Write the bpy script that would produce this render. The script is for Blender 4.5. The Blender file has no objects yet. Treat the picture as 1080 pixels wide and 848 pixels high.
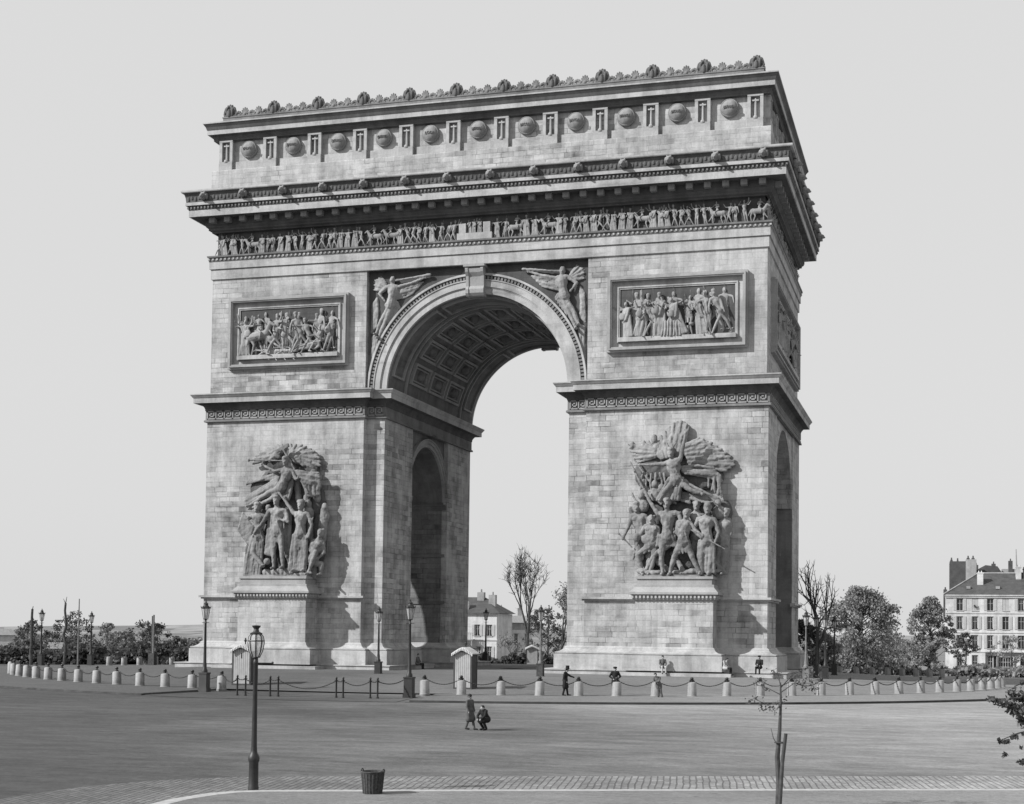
import bpy, bmesh, math, random
from math import sin, cos, pi, radians, hypot, atan2, sqrt
from mathutils import Vector, Matrix

V = Vector
SC = bpy.context.scene
COL = SC.collection

# ------------------------------------------------------------------ camera (solved from the monument's known dimensions)
CAM = Vector((34.857, -114.827, 2.891))
CF = Vector((-0.26627985, 0.96313745, 0.03822695))
CR = Vector((0.96389509, 0.26602317, 0.01174459))
CU = Vector((-0.0011424, -0.03997412, 0.99920006))
FPX, PX, PY = 1523.7, 579.0, 611.71

def at(u, v, dep):
    """world point seen at photo position (u, v) at a true distance dep along the view axis"""
    return CAM + dep * (CF + (u - PX) / FPX * CR - (v - PY) / FPX * CU)

def gz(x, y):
    """height of the bare ground: the arch stands on top of a gentle round hill"""
    r = hypot(x, y)
    dc = hypot(x - CAM.x, y - CAM.y)
    if r < 25: z = 0.0
    elif r < 39: z = -0.62 * (r - 25) / 14
    else: z = -0.62 - 0.006 * (min(r, 400) - 39)
    z -= 0.013 * min(max(0.0, dc - 135), 250)
    if r > 25: z += 0.006 * min(max(0.0, -x - 5), 60) * min(1, (r - 25) / 14)
    return z

# ------------------------------------------------------------------ mesh builder
class MB:
    def __init__(s): s.v = []; s.f = []
    def add(s, vs, fs):
        n = len(s.v); s.v.extend([tuple(p) for p in vs]); s.f.extend([tuple(i + n for i in f) for f in fs]); return s
    def merge(s, o, M=None):
        vs = [M @ Vector(p) for p in o.v] if M is not None else o.v
        return s.add(vs, o.f)
    def box(s, x0, x1, y0, y1, z0, z1):
        vs = [(x, y, z) for z in (z0, z1) for y in (y0, y1) for x in (x0, x1)]
        return s.add(vs, [(0, 2, 3, 1), (4, 5, 7, 6), (0, 1, 5, 4), (2, 6, 7, 3), (0, 4, 6, 2), (1, 3, 7, 5)])
    def obox(s, c, ax, ay, az):
        c, ax, ay, az = map(Vector, (c, ax, ay, az))
        vs = [c + i * ax + j * ay + k * az for k in (-1, 1) for j in (-1, 1) for i in (-1, 1)]
        return s.add(vs, [(0, 2, 3, 1), (4, 5, 7, 6), (0, 1, 5, 4), (2, 6, 7, 3), (0, 4, 6, 2), (1, 3, 7, 5)])
    def prism(s, poly, axis, t0, t1):
        n = len(poly)
        def P(a, b, t): return (t, a, b) if axis == 'x' else (a, t, b) if axis == 'y' else (a, b, t)
        vs = [P(a, b, t0) for a, b in poly] + [P(a, b, t1) for a, b in poly]
        fs = [tuple(range(n))[::-1], tuple(range(n, 2 * n))] + [(i, (i + 1) % n, n + (i + 1) % n, n + i) for i in range(n)]
        return s.add(vs, fs)
    def mould(s, path, prof, closed=True):
        """sweep a (outward offset, z) profile round a rectilinear plan path (counter-clockwise)"""
        n = len(path); k = len(prof)
        offs = []
        for i in range(n):
            p = Vector(path[i]); q = Vector(path[(i + 1) % n]); o = Vector(path[i - 1])
            d1 = (p - o); d2 = (q - p)
            if not closed and i == 0: d1 = d2
            if not closed and i == n - 1: d2 = d1
            d1.normalize(); d2.normalize()
            n1 = Vector((d1.y, -d1.x)); n2 = Vector((d2.y, -d2.x))
            m = n1 + n2
            offs.append(m / max(1e-6, 1 + n1.dot(n2)))
        vs = []; fs = []
        for i in range(n):
            for (o, z) in prof: vs.append((path[i][0] + offs[i].x * o, path[i][1] + offs[i].y * o, z))
        for i in range(n if closed else n - 1):
            j = (i + 1) % n
            for a in range(k - 1): fs.append((i * k + a, j * k + a, j * k + a + 1, i * k + a + 1))
        if not closed:
            fs.append(tuple(range(k))); fs.append(tuple((n - 1) * k + a for a in range(k))[::-1])
        return s.add(vs, fs)
    def arc(s, prof, cz, t0, t1, n, axis='y', c=0.0, rz=1.0):
        """closed profile [(r, t)] swept along an arc about a horizontal axis"""
        k = len(prof); vs = []; fs = []
        for i in range(n + 1):
            th = t0 + (t1 - t0) * i / n
            for (r, t) in prof:
                a, b = c + r * cos(th), cz + r * sin(th) * rz
                vs.append((a, t, b) if axis == 'y' else (t, a, b))
        for i in range(n):
            for a in range(k):
                b = (a + 1) % k
                fs.append((i * k + a, i * k + b, (i + 1) * k + b, (i + 1) * k + a))
        fs.append(tuple(range(k))[::-1]); fs.append(tuple(n * k + a for a in range(k)))
        return s.add(vs, fs)
    def lathe(s, prof, c=(0, 0, 0), n=16, ell=1.0):
        vs = []; fs = []; k = len(prof)
        for i in range(n):
            a = 2 * pi * i / n
            for r, z in prof: vs.append((c[0] + r * cos(a), c[1] + r * sin(a) * ell, c[2] + z))
        for i in range(n):
            j = (i + 1) % n
            for a in range(k - 1): fs.append((i * k + a, j * k + a, j * k + a + 1, i * k + a + 1))
        if prof[0][0] > 1e-5: fs.append(tuple(i * k for i in range(n))[::-1])
        if prof[-1][0] > 1e-5: fs.append(tuple(i * k + k - 1 for i in range(n)))
        return s.add(vs, fs)
    def capsule(s, p0, p1, r0, r1=None, n=8, caps=True):
        if r1 is None: r1 = r0
        p0 = Vector(p0); p1 = Vector(p1); d = p1 - p0; L = d.length
        if L < 1e-6: d = Vector((0, 0, 1))
        d.normalize()
        a = d.orthogonal().normalized(); b = d.cross(a)
        rings = []
        if caps:
            rings += [(p0 - d * r0 * .92, r0 * .38), (p0 - d * r0 * .6, r0 * .8)]
        rings += [(p0, r0), (p1, r1)]
        if caps:
            rings += [(p1 + d * r1 * .6, r1 * .8), (p1 + d * r1 * .92, r1 * .38)]
        vs = []; fs = []
        for c, r in rings:
            for i in range(n):
                t = 2 * pi * i / n; vs.append(c + r * (cos(t) * a + sin(t) * b))
        m = len(rings)
        for q in range(m - 1):
            for i in range(n):
                j = (i + 1) % n
                fs.append((q * n + i, q * n + j, (q + 1) * n + j, (q + 1) * n + i))
        fs.append(tuple(range(n))[::-1]); fs.append(tuple((m - 1) * n + i for i in range(n)))
        return s.add(vs, fs)
    def ell(s, c, r, n=10, m=7, M=None):
        vs = []; fs = []; c = Vector(c)
        for i in range(1, m):
            t = pi * i / m
            for j in range(n):
                a = 2 * pi * j / n
                p = Vector((r[0] * sin(t) * cos(a), r[1] * sin(t) * sin(a), r[2] * cos(t)))
                if M is not None: p = M @ p
                vs.append(c + p)
        for i in range(m - 2):
            for j in range(n):
                k = (j + 1) % n
                fs.append((i * n + j, (i + 1) * n + j, (i + 1) * n + k, i * n + k))
        fs.append(tuple(range(n))); fs.append(tuple((m - 2) * n + j for j in range(n))[::-1])
        return s.add(vs, fs)
    def tube(s, pts, r, n=6):
        pts = [Vector(p) for p in pts]; k = len(pts)
        rr = r if isinstance(r, (list, tuple)) else [r] * k
        vs = []; fs = []; a = None
        for i in range(k):
            d = (pts[min(i + 1, k - 1)] - pts[max(i - 1, 0)]).normalized()
            if a is None: a = d.orthogonal().normalized()
            a = (a - d * a.dot(d)).normalized(); b = d.cross(a)
            for j in range(n):
                t = 2 * pi * j / n; vs.append(pts[i] + rr[i] * (cos(t) * a + sin(t) * b))
        for i in range(k - 1):
            for j in range(n):
                q = (j + 1) % n
                fs.append((i * n + j, i * n + q, (i + 1) * n + q, (i + 1) * n + j))
        fs.append(tuple(range(n))[::-1]); fs.append(tuple((k - 1) * n + j for j in range(n)))
        return s.add(vs, fs)
    def mesh(s, name, smooth=False, recalc=True):
        me = bpy.data.meshes.new(name)
        me.from_pydata(s.v, [], s.f); me.update()
        if recalc:
            bm = bmesh.new(); bm.from_mesh(me)
            bmesh.ops.recalc_face_normals(bm, faces=bm.faces[:])
            bm.to_mesh(me); bm.free()
        if smooth:
            me.polygons.foreach_set('use_smooth', [True] * len(me.polygons))
            if smooth == 'auto':
                try: me.set_sharp_from_angle(angle=radians(38))
                except Exception: pass
        return me

def link(name, me, mat, parent=None, loc=None):
    o = bpy.data.objects.new(name, me)
    if mat is not None and not me.materials: me.materials.append(mat)
    COL.objects.link(o)
    if parent is not None: o.parent = parent
    if loc is not None: o.location = loc
    return o

def obj(name, mb, mat, parent=None, smooth=False, loc=None, recalc=True):
    return link(name, mb.mesh(name, smooth, recalc), mat, parent, loc)

def tag(o, label=None, cat=None, group=None, kind=None):
    if label: o['label'] = label
    if cat: o['category'] = cat
    if group: o['group'] = group
    if kind: o['kind'] = kind
    return o

def thing(name, label, cat, loc=(0, 0, 0), rz=0.0, group=None):
    o = bpy.data.objects.new(name, None); COL.objects.link(o)
    o.empty_display_size = 0.3
    o.location = loc; o.rotation_euler = (0, 0, rz)
    return tag(o, label, cat, group)

def dup(o, loc, rz=None, label=None, scale=None):
    def cp(a, par):
        c = a.copy(); COL.objects.link(c)
        if par is not None: c.parent = par
        for ch in kids.get(a.name, []): cp(ch, c)
        return c
    kids = {}
    def walk(a):
        kids[a.name] = [c for c in a.children]
        for c in kids[a.name]: walk(c)
    walk(o)
    r = cp(o, None); r.location = loc
    if rz is not None: r.rotation_euler = (0, 0, rz)
    if scale is not None: r.scale = (scale, scale, scale) if not isinstance(scale, tuple) else scale
    if label: r['label'] = label
    return r

def remesh(mb, voxel, smooth=2, disp=0.0, seed=0):
    """fuse overlapping closed shapes into one continuous skin"""
    me = mb.mesh('tmp', recalc=False)
    o = bpy.data.objects.new('tmp', me); COL.objects.link(o)
    m = o.modifiers.new('r', 'REMESH'); m.mode = 'VOXEL'; m.voxel_size = voxel; m.use_smooth_shade = True
    if smooth:
        m2 = o.modifiers.new('s', 'SMOOTH'); m2.factor = 0.5; m2.iterations = smooth
    if disp:
        tx = bpy.data.textures.get('chisel') or bpy.data.textures.new('chisel', 'CLOUDS'); tx.noise_scale = 0.30; tx.noise_depth = 3
        m3 = o.modifiers.new('d', 'DISPLACE'); m3.texture = tx; m3.strength = disp; m3.mid_level = 0.5; m3.texture_coords = 'GLOBAL'
    dg = bpy.context.evaluated_depsgraph_get()
    out = bpy.data.meshes.new_from_object(o.evaluated_get(dg))
    bpy.data.objects.remove(o); bpy.data.meshes.remove(me)
    out.polygons.foreach_set('use_smooth', [True] * len(out.polygons))
    out.materials.clear()
    return out

def mesh_to_mb(me):
    b = MB(); b.v = [tuple(v.co) for v in me.vertices]; b.f = [tuple(p.vertices) for p in me.polygons]; return b

SUN_E, SKY_K, SKY_C, EXPOSURE = 5.0, 0.08, 5.38, 0.33

# ------------------------------------------------------------------ materials (the photograph is black and white, so every tone is a neutral grey)
class NT:
    def __init__(s, name, rough=0.85, spec=0.2):
        s.m = bpy.data.materials.new(name); s.m.use_nodes = True
        s.t = s.m.node_tree; s.b = s.t.nodes['Principled BSDF']
        s.b.inputs['Roughness'].default_value = rough
        s.b.inputs['Specular IOR Level'].default_value = spec
        s.co = None
    def n(s, typ, **kw):
        x = s.t.nodes.new(typ)
        for k, v in kw.items(): setattr(x, k, v)
        return x
    def lk(s, a, b): s.t.links.new(a, b)
    def setin(s, sock, v):
        if isinstance(v, bpy.types.NodeSocket): s.lk(v, sock)
        else: sock.default_value = v
    def math(s, op, a, b=0.0, c=0.0, clamp=False):
        x = s.n('ShaderNodeMath', operation=op, use_clamp=clamp)
        s.setin(x.inputs[0], a); s.setin(x.inputs[1], b)
        if op in ('MULTIPLY_ADD', 'WRAP', 'SMOOTH_MIN'): s.setin(x.inputs[2], c)
        return x.outputs[0]
    def coords(s):
        if s.co is None: s.co = s.n('ShaderNodeTexCoord').outputs['Object']
        return s.co
    def mapped(s, scale=(1, 1, 1), rot=(0, 0, 0), loc=(0, 0, 0)):
        x = s.n('ShaderNodeMapping'); s.lk(s.coords(), x.inputs[0])
        x.inputs['Scale'].default_value = scale; x.inputs['Rotation'].default_value = rot; x.inputs['Location'].default_value = loc
        return x.outputs[0]
    def noise(s, scale, detail=4, rough=0.6, vec=None, dist=0.0):
        x = s.n('ShaderNodeTexNoise'); s.setin(x.inputs['Vector'], vec if vec is not None else s.coords())
        x.inputs['Scale'].default_value = scale; x.inputs['Detail'].default_value = detail; x.inputs['Roughness'].default_value = rough
        x.inputs['Distortion'].default_value = dist
        return x.outputs['Fac']
    def ramp(s, fac, lo, hi, a=0.0, b=1.0):
        """fac in [a, b] -> [lo, hi]"""
        x = s.n('ShaderNodeMapRange'); x.clamp = True
        s.setin(x.inputs['Value'], fac)
        x.inputs['From Min'].default_value = a; x.inputs['From Max'].default_value = b
        x.inputs['To Min'].default_value = lo; x.inputs['To Max'].default_value = hi
        return x.outputs['Result']
    def grey(s, val):
        x = s.n('ShaderNodeCombineColor')
        for i in range(3): s.setin(x.inputs[i], val)
        s.lk(x.outputs[0], s.b.inputs['Base Color'])
    def bump(s, h, dist=0.02, strength=0.6):
        x = s.n('ShaderNodeBump'); x.inputs['Distance'].default_value = dist; x.inputs['Strength'].default_value = strength
        s.lk(h, x.inputs['Height']); s.lk(x.outputs[0], s.b.inputs['Normal'])

def flat(name, g, rough=0.8, var=0.15, scale=3.0, spec=0.2, metal=0.0):
    t = NT(name, rough, spec)
    t.grey(t.ramp(t.noise(scale), g * (1 - var), g * (1 + var), 0.3, 0.7))
    t.b.inputs['Metallic'].default_value = metal
    return t.m

def stone_mat(name, g, course=0.43, length=1.35, contrast=0.20, stain=0.35, joints=True, bump=0.012):
    """weathered ashlar: coursed blocks, each its own tone, plus soot and rain streaks"""
    t = NT(name, 0.9, 0.15)
    sep = t.n('ShaderNodeSeparateXYZ'); t.lk(t.coords(), sep.inputs[0])
    X, Y, Z = sep.outputs
    geo = t.n('ShaderNodeNewGeometry')
    sn = t.n('ShaderNodeSeparateXYZ'); t.lk(geo.outputs['True Normal'], sn.inputs[0])
    sel = t.math('GREATER_THAN', t.math('ABSOLUTE', sn.outputs[0]), 0.6)
    mix = t.n('ShaderNodeMix'); t.lk(sel, mix.inputs['Factor']); t.lk(X, mix.inputs['A']); t.lk(Y, mix.inputs['B'])
    u = mix.outputs['Result']
    row = t.math('FLOOR', t.math('DIVIDE', Z, course))
    wr = t.n('ShaderNodeTexWhiteNoise', noise_dimensions='1D'); t.lk(row, wr.inputs['W'])
    ln = t.math('ADD', t.math('MULTIPLY', wr.outputs['Value'], 0.5 * length), 0.72 * length)
    uu = t.math('DIVIDE', t.math('ADD', u, t.math('MULTIPLY', wr.outputs['Value'], 9.7)), ln)
    colm = t.math('FLOOR', uu)
    cv = t.n('ShaderNodeCombineXYZ'); t.lk(colm, cv.inputs[0]); t.lk(row, cv.inputs[1]); t.lk(sel, cv.inputs[2])
    wn = t.n('ShaderNodeTexWhiteNoise', noise_dimensions='3D'); t.lk(cv.outputs[0], wn.inputs['Vector'])
    tone = wn.outputs['Value']
    big = t.noise(0.22, 5, 0.62)
    streakH = t.noise(1.0, 4, 0.65, vec=t.mapped((0.5, 0.5, 2.4)))
    streakV = t.noise(1.0, 4, 0.7, vec=t.mapped((1.6, 1.6, 0.12)))
    fine = t.noise(9.0, 5, 0.7)
    # block tone is bolder inside the soot patches
    patch = t.ramp(big, 0.22, 1.0, 0.40, 0.60)
    b = t.math('MULTIPLY', t.math('SUBTRACT', tone, 0.5), t.math('MULTIPLY', patch, 2 * contrast))
    val = t.math('ADD', 1.0, t.math('MINIMUM', b, 0.05))
    # here and there a whole block, or a run of blocks in one course, has blackened
    val = t.math('SUBTRACT', val, t.math('MULTIPLY', t.ramp(tone, 0.0, 2.0 * contrast, 0.80, 0.94), patch))
    cr = t.n('ShaderNodeCombineXYZ'); t.lk(t.math('MULTIPLY', u, 0.55), cr.inputs[0]); t.lk(t.math('MULTIPLY', row, 3.7), cr.inputs[1]); t.lk(sel, cr.inputs[2])
    run = t.noise(1.0, 3, 0.6, vec=cr.outputs[0])
    val = t.math('SUBTRACT', val, t.math('MULTIPLY', t.ramp(run, 0.0, 1.7 * contrast, 0.55, 0.70), patch))
    st = t.math('MULTIPLY', t.ramp(streakH, 0.0, 1.0, 0.5, 0.75), t.math('MULTIPLY', patch, stain))
    val = t.math('MULTIPLY', val, t.math('SUBTRACT', 1.0, st))
    grime = t.noise(0.42, 6, 0.68, vec=t.mapped((1.0, 1.0, 0.8), loc=(31, 7, 3)))
    val = t.math('MULTIPLY', val, t.ramp(grime, 1.06, 1 - stain * 0.85, 0.44, 0.66))
    val = t.math('MULTIPLY', val, t.ramp(streakV, 1 - stain * 0.6, 1.05, 0.3, 0.6))
    val = t.math('MULTIPLY', val, t.ramp(fine, 0.88, 1.1, 0.3, 0.7))
    h = fine
    if joints:
        fz = t.math('ABSOLUTE', t.math('SUBTRACT', t.math('FRACT', t.math('DIVIDE', Z, course)), 0.5))
        fu = t.math('ABSOLUTE', t.math('SUBTRACT', t.math('FRACT', uu), 0.5))
        jz = t.ramp(fz, 0.0, 1.0, 0.42, 0.47); ju = t.ramp(fu, 0.0, 1.0, 0.465, 0.49)
        j = t.math('MAXIMUM', jz, ju)
        jn = t.ramp(t.noise(0.9, 4, 0.7, vec=t.mapped((1, 1, 1), loc=(3, 17, 9))), 0.02, 0.62, 0.42, 0.62)
        val = t.math('MULTIPLY', val, t.math('SUBTRACT', 1.0, t.math('MULTIPLY', j, t.math('ADD', 0.05, t.math('MULTIPLY', jn, patch)))))
        h = t.math('SUBTRACT', t.math('MULTIPLY', fine, 0.35), t.math('MULTIPLY', j, 0.8))
    t.grey(t.math('MULTIPLY', val, g))
    t.bump(h, bump, 0.5)
    return t.m

M = {}
M['stone'] = stone_mat('ashlar_stone', 0.405, 0.40, 1.1, contrast=0.22, stain=0.42)
M['stone_plain'] = stone_mat('moulding_stone', 0.39, 1.2, 1.6, 0.10, 0.35, False)
M['stone_black'] = stone_mat('soot_shade_black_stone', 0.11, 0.6, 1.2, 0.12, 0.35, False)  # soot tone that also paints shade under cornices and behind figures
M['stone_soot_shade'] = stone_mat('soot_shade_stone', 0.19, 0.6, 1.2, 0.12, 0.35, False)  # soot tone; on the side recess faces it paints in shade
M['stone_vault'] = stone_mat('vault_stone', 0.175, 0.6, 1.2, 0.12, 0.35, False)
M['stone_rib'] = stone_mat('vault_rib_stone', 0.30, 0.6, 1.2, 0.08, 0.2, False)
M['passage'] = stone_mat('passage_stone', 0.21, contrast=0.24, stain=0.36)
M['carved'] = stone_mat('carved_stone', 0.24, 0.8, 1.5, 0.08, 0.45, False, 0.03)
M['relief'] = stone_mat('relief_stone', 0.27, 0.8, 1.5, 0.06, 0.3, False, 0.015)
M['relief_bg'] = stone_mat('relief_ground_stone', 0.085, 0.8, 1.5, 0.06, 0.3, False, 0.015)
M['iron'] = flat('black_iron', 0.022, 0.5, 0.3, 8, 0.4)
M['bollard'] = stone_mat('bollard_stone', 0.29, 5, 5, 0.05, 0.75, False, 0.01)
M['granite'] = flat('granite', 0.34, 0.85, 0.2, 6)
M['kerbdark'] = flat('dark_kerb_stone', 0.06, 0.85, 0.35, 1.5)
M['plank'] = flat('painted_planks', 0.36, 0.7, 0.12, 3)
M['plank_dark'] = flat('dark_painted_planks', 0.06, 0.7, 0.2, 3)
M['plank_mid'] = flat('grey_painted_planks', 0.13, 0.7, 0.2, 3)
M['zinc'] = flat('zinc_roof', 0.55, 0.6, 0.15, 4)
M['cloth_black'] = flat('black_cloth', 0.018, 0.9, 0.3, 12)
M['cloth_grey'] = flat('grey_cloth', 0.10, 0.9, 0.25, 12)
M['cloth_pale'] = flat('pale_cloth', 0.35, 0.9, 0.15, 12)
M['skin'] = flat('skin', 0.30, 0.6, 0.08, 20)
M['hair'] = flat('hair', 0.02, 0.7, 0.2, 20)
M['bark'] = flat('bark', 0.06, 0.95, 0.4, 6)
M['bark_pale'] = flat('pale_bark', 0.16, 0.95, 0.3, 6)
M['wicker'] = None
M['wall_pale'] = stone_mat('pale_render', 0.50, 3.1, 8, 0.03, 0.3, False, 0.005)
M['wall_grey'] = stone_mat('grey_render', 0.30, 3.1, 8, 0.05, 0.35, False, 0.005)
M['wall_dark'] = flat('dark_brick', 0.07, 0.95, 0.25, 1.0)
M['slate'] = flat('slate', 0.065, 0.6, 0.25, 1.2)
M['shutter'] = flat('shutter_paint', 0.36, 0.7, 0.08, 3)
M['pane'] = flat('window_glass', 0.02, 0.12, 0.2, 1, 0.5)
M['curtain'] = flat('curtain_cloth', 0.45, 0.9, 0.1, 8)
M['hill'] = None

def leaf_mat(name, g, var=0.45):
    t = NT(name, 0.65, 0.25)
    geo = t.n('ShaderNodeNewGeometry')
    v = t.ramp(geo.outputs['Random Per Island'], g * (1 - var), g * (1 + var))
    t.grey(v)
    t.b.inputs['Subsurface Weight'].default_value = 0.0
    # thin leaves let some light through
    tr = t.n('ShaderNodeBsdfTranslucent')
    cc = t.n('ShaderNodeCombineColor')
    for i in range(3): t.lk(v, cc.inputs[i])
    t.lk(cc.outputs[0], tr.inputs['Color'])
    ms = t.n('ShaderNodeMixShader'); ms.inputs[0].default_value = 0.35
    out = t.t.nodes['Material Output']
    t.lk(t.b.outputs[0], ms.inputs[1]); t.lk(tr.outputs[0], ms.inputs[2]); t.lk(ms.outputs[0], out.inputs['Surface'])
    return t.m
M['leaf'] = leaf_mat('leaves', 0.21)
M['leaf_dark'] = leaf_mat('dark_leaves', 0.095)
M['leaf_pale'] = leaf_mat('pale_leaves', 0.24)
M['twig'] = flat('twigs', 0.05, 0.95, 0.3, 6)

def glass_mat():
    t = NT('lantern_glass', 0.08, 0.5)
    t.b.inputs['Base Color'].default_value = (0.8, 0.8, 0.8, 1)
    tr = t.n('ShaderNodeBsdfTransparent'); tr.inputs[0].default_value = (0.78, 0.78, 0.78, 1)
    ms = t.n('ShaderNodeMixShader'); ms.inputs[0].default_value = 0.30
    t.lk(tr.outputs[0], ms.inputs[1]); t.lk(t.b.outputs[0], ms.inputs[2])
    t.lk(ms.outputs[0], t.t.nodes['Material Output'].inputs['Surface'])
    return t.m
M['glass'] = glass_mat()

def ground_mat(name, g, var=0.18, left_tone=False, rough=0.95):
    t = NT(name, rough, 0.15)
    a = t.noise(0.06, 6, 0.6); b = t.noise(0.9, 7, 0.7, vec=t.mapped((0.8, 1.4, 1), (0, 0, radians(15)))); c = t.noise(14, 4, 0.7)
    v = t.math('MULTIPLY', t.ramp(a, 1 - var, 1 + var, 0.3, 0.7), t.ramp(b, 1 - var * 0.7, 1 + var * 0.7, 0.3, 0.7))
    v = t.math('MULTIPLY', v, t.ramp(c, 0.85, 1.15, 0.3, 0.7))
    # sparse droppings, scuffs and wheel marks
    d = t.noise(1.7, 3, 0.55, vec=t.mapped((0.35, 2.2, 1), (0, 0, radians(16))))
    v = t.math('MULTIPLY', v, t.ramp(d, 1.0, 0.62, 0.62, 0.74))
    e = t.noise(1.0, 5, 0.7, vec=t.mapped((0.35, 1.3, 1), (0, 0, radians(-20))))
    v = t.math('MULTIPLY', v, t.ramp(e, 1 - var * .8, 1 + var * .8, 0.35, 0.65))
    g_ = t.noise(5.0, 5, 0.75)
    v = t.math('MULTIPLY', v, t.ramp(g_, 0.84, 1.14, 0.35, 0.65))
    f_ = t.noise(3.2, 2, 0.5, vec=t.mapped((0.6, 1.6, 1), loc=(5, 9, 0)))
    v = t.math('MULTIPLY', v, t.ramp(f_, 1.0, 0.55, 0.68, 0.75))
    if left_tone:
        # the ground tone gets darker towards the left of the square
        sep = t.n('ShaderNodeSeparateXYZ'); t.lk(t.coords(), sep.inputs[0])
        w = t.math('ADD', t.math('ADD', t.math('MULTIPLY', sep.outputs[0], 0.9), t.math('MULTIPLY', sep.outputs[1], 0.44)), t.math('MULTIPLY', t.math('SUBTRACT', a, 0.5), 26.0))
        v = t.math('MULTIPLY', v, t.ramp(w, left_tone, 1.0, -21.0, 8.0))
    t.grey(t.math('MULTIPLY', v, g))
    t.bump(c, 0.03, 0.5)
    return t.m
M['road'] = ground_mat('sand_road', 0.235, 0.22, 0.31)
M['sand'] = ground_mat('sand_esplanade', 0.17, 0.12, 0.55)
M['pave'] = ground_mat('trodden_pavement', 0.20, 0.10, 0.45)
M['asphalt'] = ground_mat('near_pavement', 0.29, 0.10, 0.45)
M['earth'] = ground_mat('earth', 0.16, 0.25)

def cobble_mat():
    t = NT('cobbles', 0.8, 0.3)
    br = t.n('ShaderNodeTexBrick')
    wp = t.n('ShaderNodeTexNoise'); wp.inputs['Scale'].default_value = 1.1; wp.inputs['Detail'].default_value = 3; t.lk(t.coords(), wp.inputs['Vector'])
    vm = t.n('ShaderNodeVectorMath', operation='MULTIPLY_ADD'); t.lk(wp.outputs['Color'], vm.inputs[0]); vm.inputs[1].default_value = (.11, .11, 0); t.lk(t.mapped((1, 1, 1), (0, 0, radians(-100))), vm.inputs[2])
    t.lk(vm.outputs[0], br.inputs['Vector'])
    br.inputs['Scale'].default_value = 1.0
    br.inputs['Brick Width'].default_value = 0.30; br.inputs['Row Height'].default_value = 0.17
    br.inputs['Mortar Size'].default_value = 0.022; br.inputs['Mortar Smooth'].default_value = 0.4
    br.inputs['Color1'].default_value = (0.34,) * 3 + (1,); br.inputs['Color2'].default_value = (0.22,) * 3 + (1,)
    br.inputs['Mortar'].default_value = (0.14,) * 3 + (1,)
    sep = t.n('ShaderNodeSeparateColor'); t.lk(br.outputs['Color'], sep.inputs[0])
    a = t.noise(0.35, 5, 0.65); c = t.noise(12, 4, 0.7)
    v = t.math('MULTIPLY', sep.outputs[0], t.ramp(a, 0.55, 1.15, 0.3, 0.65))
    v = t.math('MULTIPLY', v, t.ramp(c, 0.7, 1.3, 0.3, 0.7))
    s2 = t.n('ShaderNodeSeparateXYZ'); t.lk(t.coords(), s2.inputs[0])
    w = t.math('ADD', t.math('MULTIPLY', s2.outputs[0], 0.9), t.math('MULTIPLY', s2.outputs[1], 0.44))
    v = t.math('MULTIPLY', v, t.ramp(w, 0.42, 1.0, -26.0, -4.0))
    t.grey(v)
    h = t.math('ADD', t.math('SUBTRACT', 1.0, br.outputs['Fac']), t.math('MULTIPLY', c, 0.3))
    t.bump(h, 0.05, 0.8)
    return t.m
M['cobble'] = cobble_mat()

def hill_mat():
    t = NT('far_fields', 0.95, 0.1)
    v1 = t.n('ShaderNodeTexVoronoi'); v1.inputs['Scale'].default_value = 0.006; t.lk(t.coords(), v1.inputs['Vector'])
    s = t.n('ShaderNodeSeparateColor'); t.lk(v1.outputs['Color'], s.inputs[0])
    n = t.noise(0.02, 5, 0.6)
    t.grey(t.math('MULTIPLY', t.ramp(s.outputs[0], 0.14, 0.26), t.ramp(n, 0.7, 1.2, 0.3, 0.7)))
    return t.m
M['hill'] = hill_mat()

def wicker_mat():
    t = NT('wicker', 0.8, 0.2)
    w = t.n('ShaderNodeTexWave', wave_type='BANDS', bands_direction='Z'); w.inputs['Scale'].default_value = 14; w.inputs['Distortion'].default_value = 2.0
    t.lk(t.coords(), w.inputs['Vector'])
    n = t.noise(18, 4, 0.7)
    t.grey(t.math('MULTIPLY', t.ramp(w.outputs['Fac'], 0.03, 0.12), t.ramp(n, 0.6, 1.4, 0.3, 0.7)))
    t.bump(w.outputs['Fac'], 0.02, 0.8)
    return t.m
M['wicker'] = wicker_mat()
M['road_coat'] = flat('dust_grey_cloth', 0.09, 0.9, 0.2, 8)
# ------------------------------------------------------------------ ground
def struct(name, mb, m, smooth=False): return tag(obj(name, mb, m, None, smooth), kind='structure')
def polar(radii, a0=0.0, a1=2 * pi, n=160, dz=0.0, zf=None):
    b = MB(); full = abs(a1 - a0 - 2 * pi) < 1e-6; m = n if full else n + 1
    for r in radii:
        for i in range(m):
            a = a0 + (a1 - a0) * i / n; x, y = r * cos(a), r * sin(a)
            b.v.append((x, y, (zf or gz)(x, y) + dz))
    for k in range(len(radii) - 1):
        for i in range(n):
            j = (i + 1) % m
            b.f.append((k * m + i, (k + 1) * m + i, (k + 1) * m + j, k * m + j))
    return b
rad = [0.5, 10, 20, 25, 28, 31, 34, 37, 39, 42, 46, 50, 56, 64, 72, 80, 90, 100, 115, 130, 150, 170, 200, 230, 260, 300, 350, 400, 480, 600, 800, 1200, 2000, 3500, 7000]
struct('ground', polar(rad, n=180), M['earth'], True)
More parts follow.
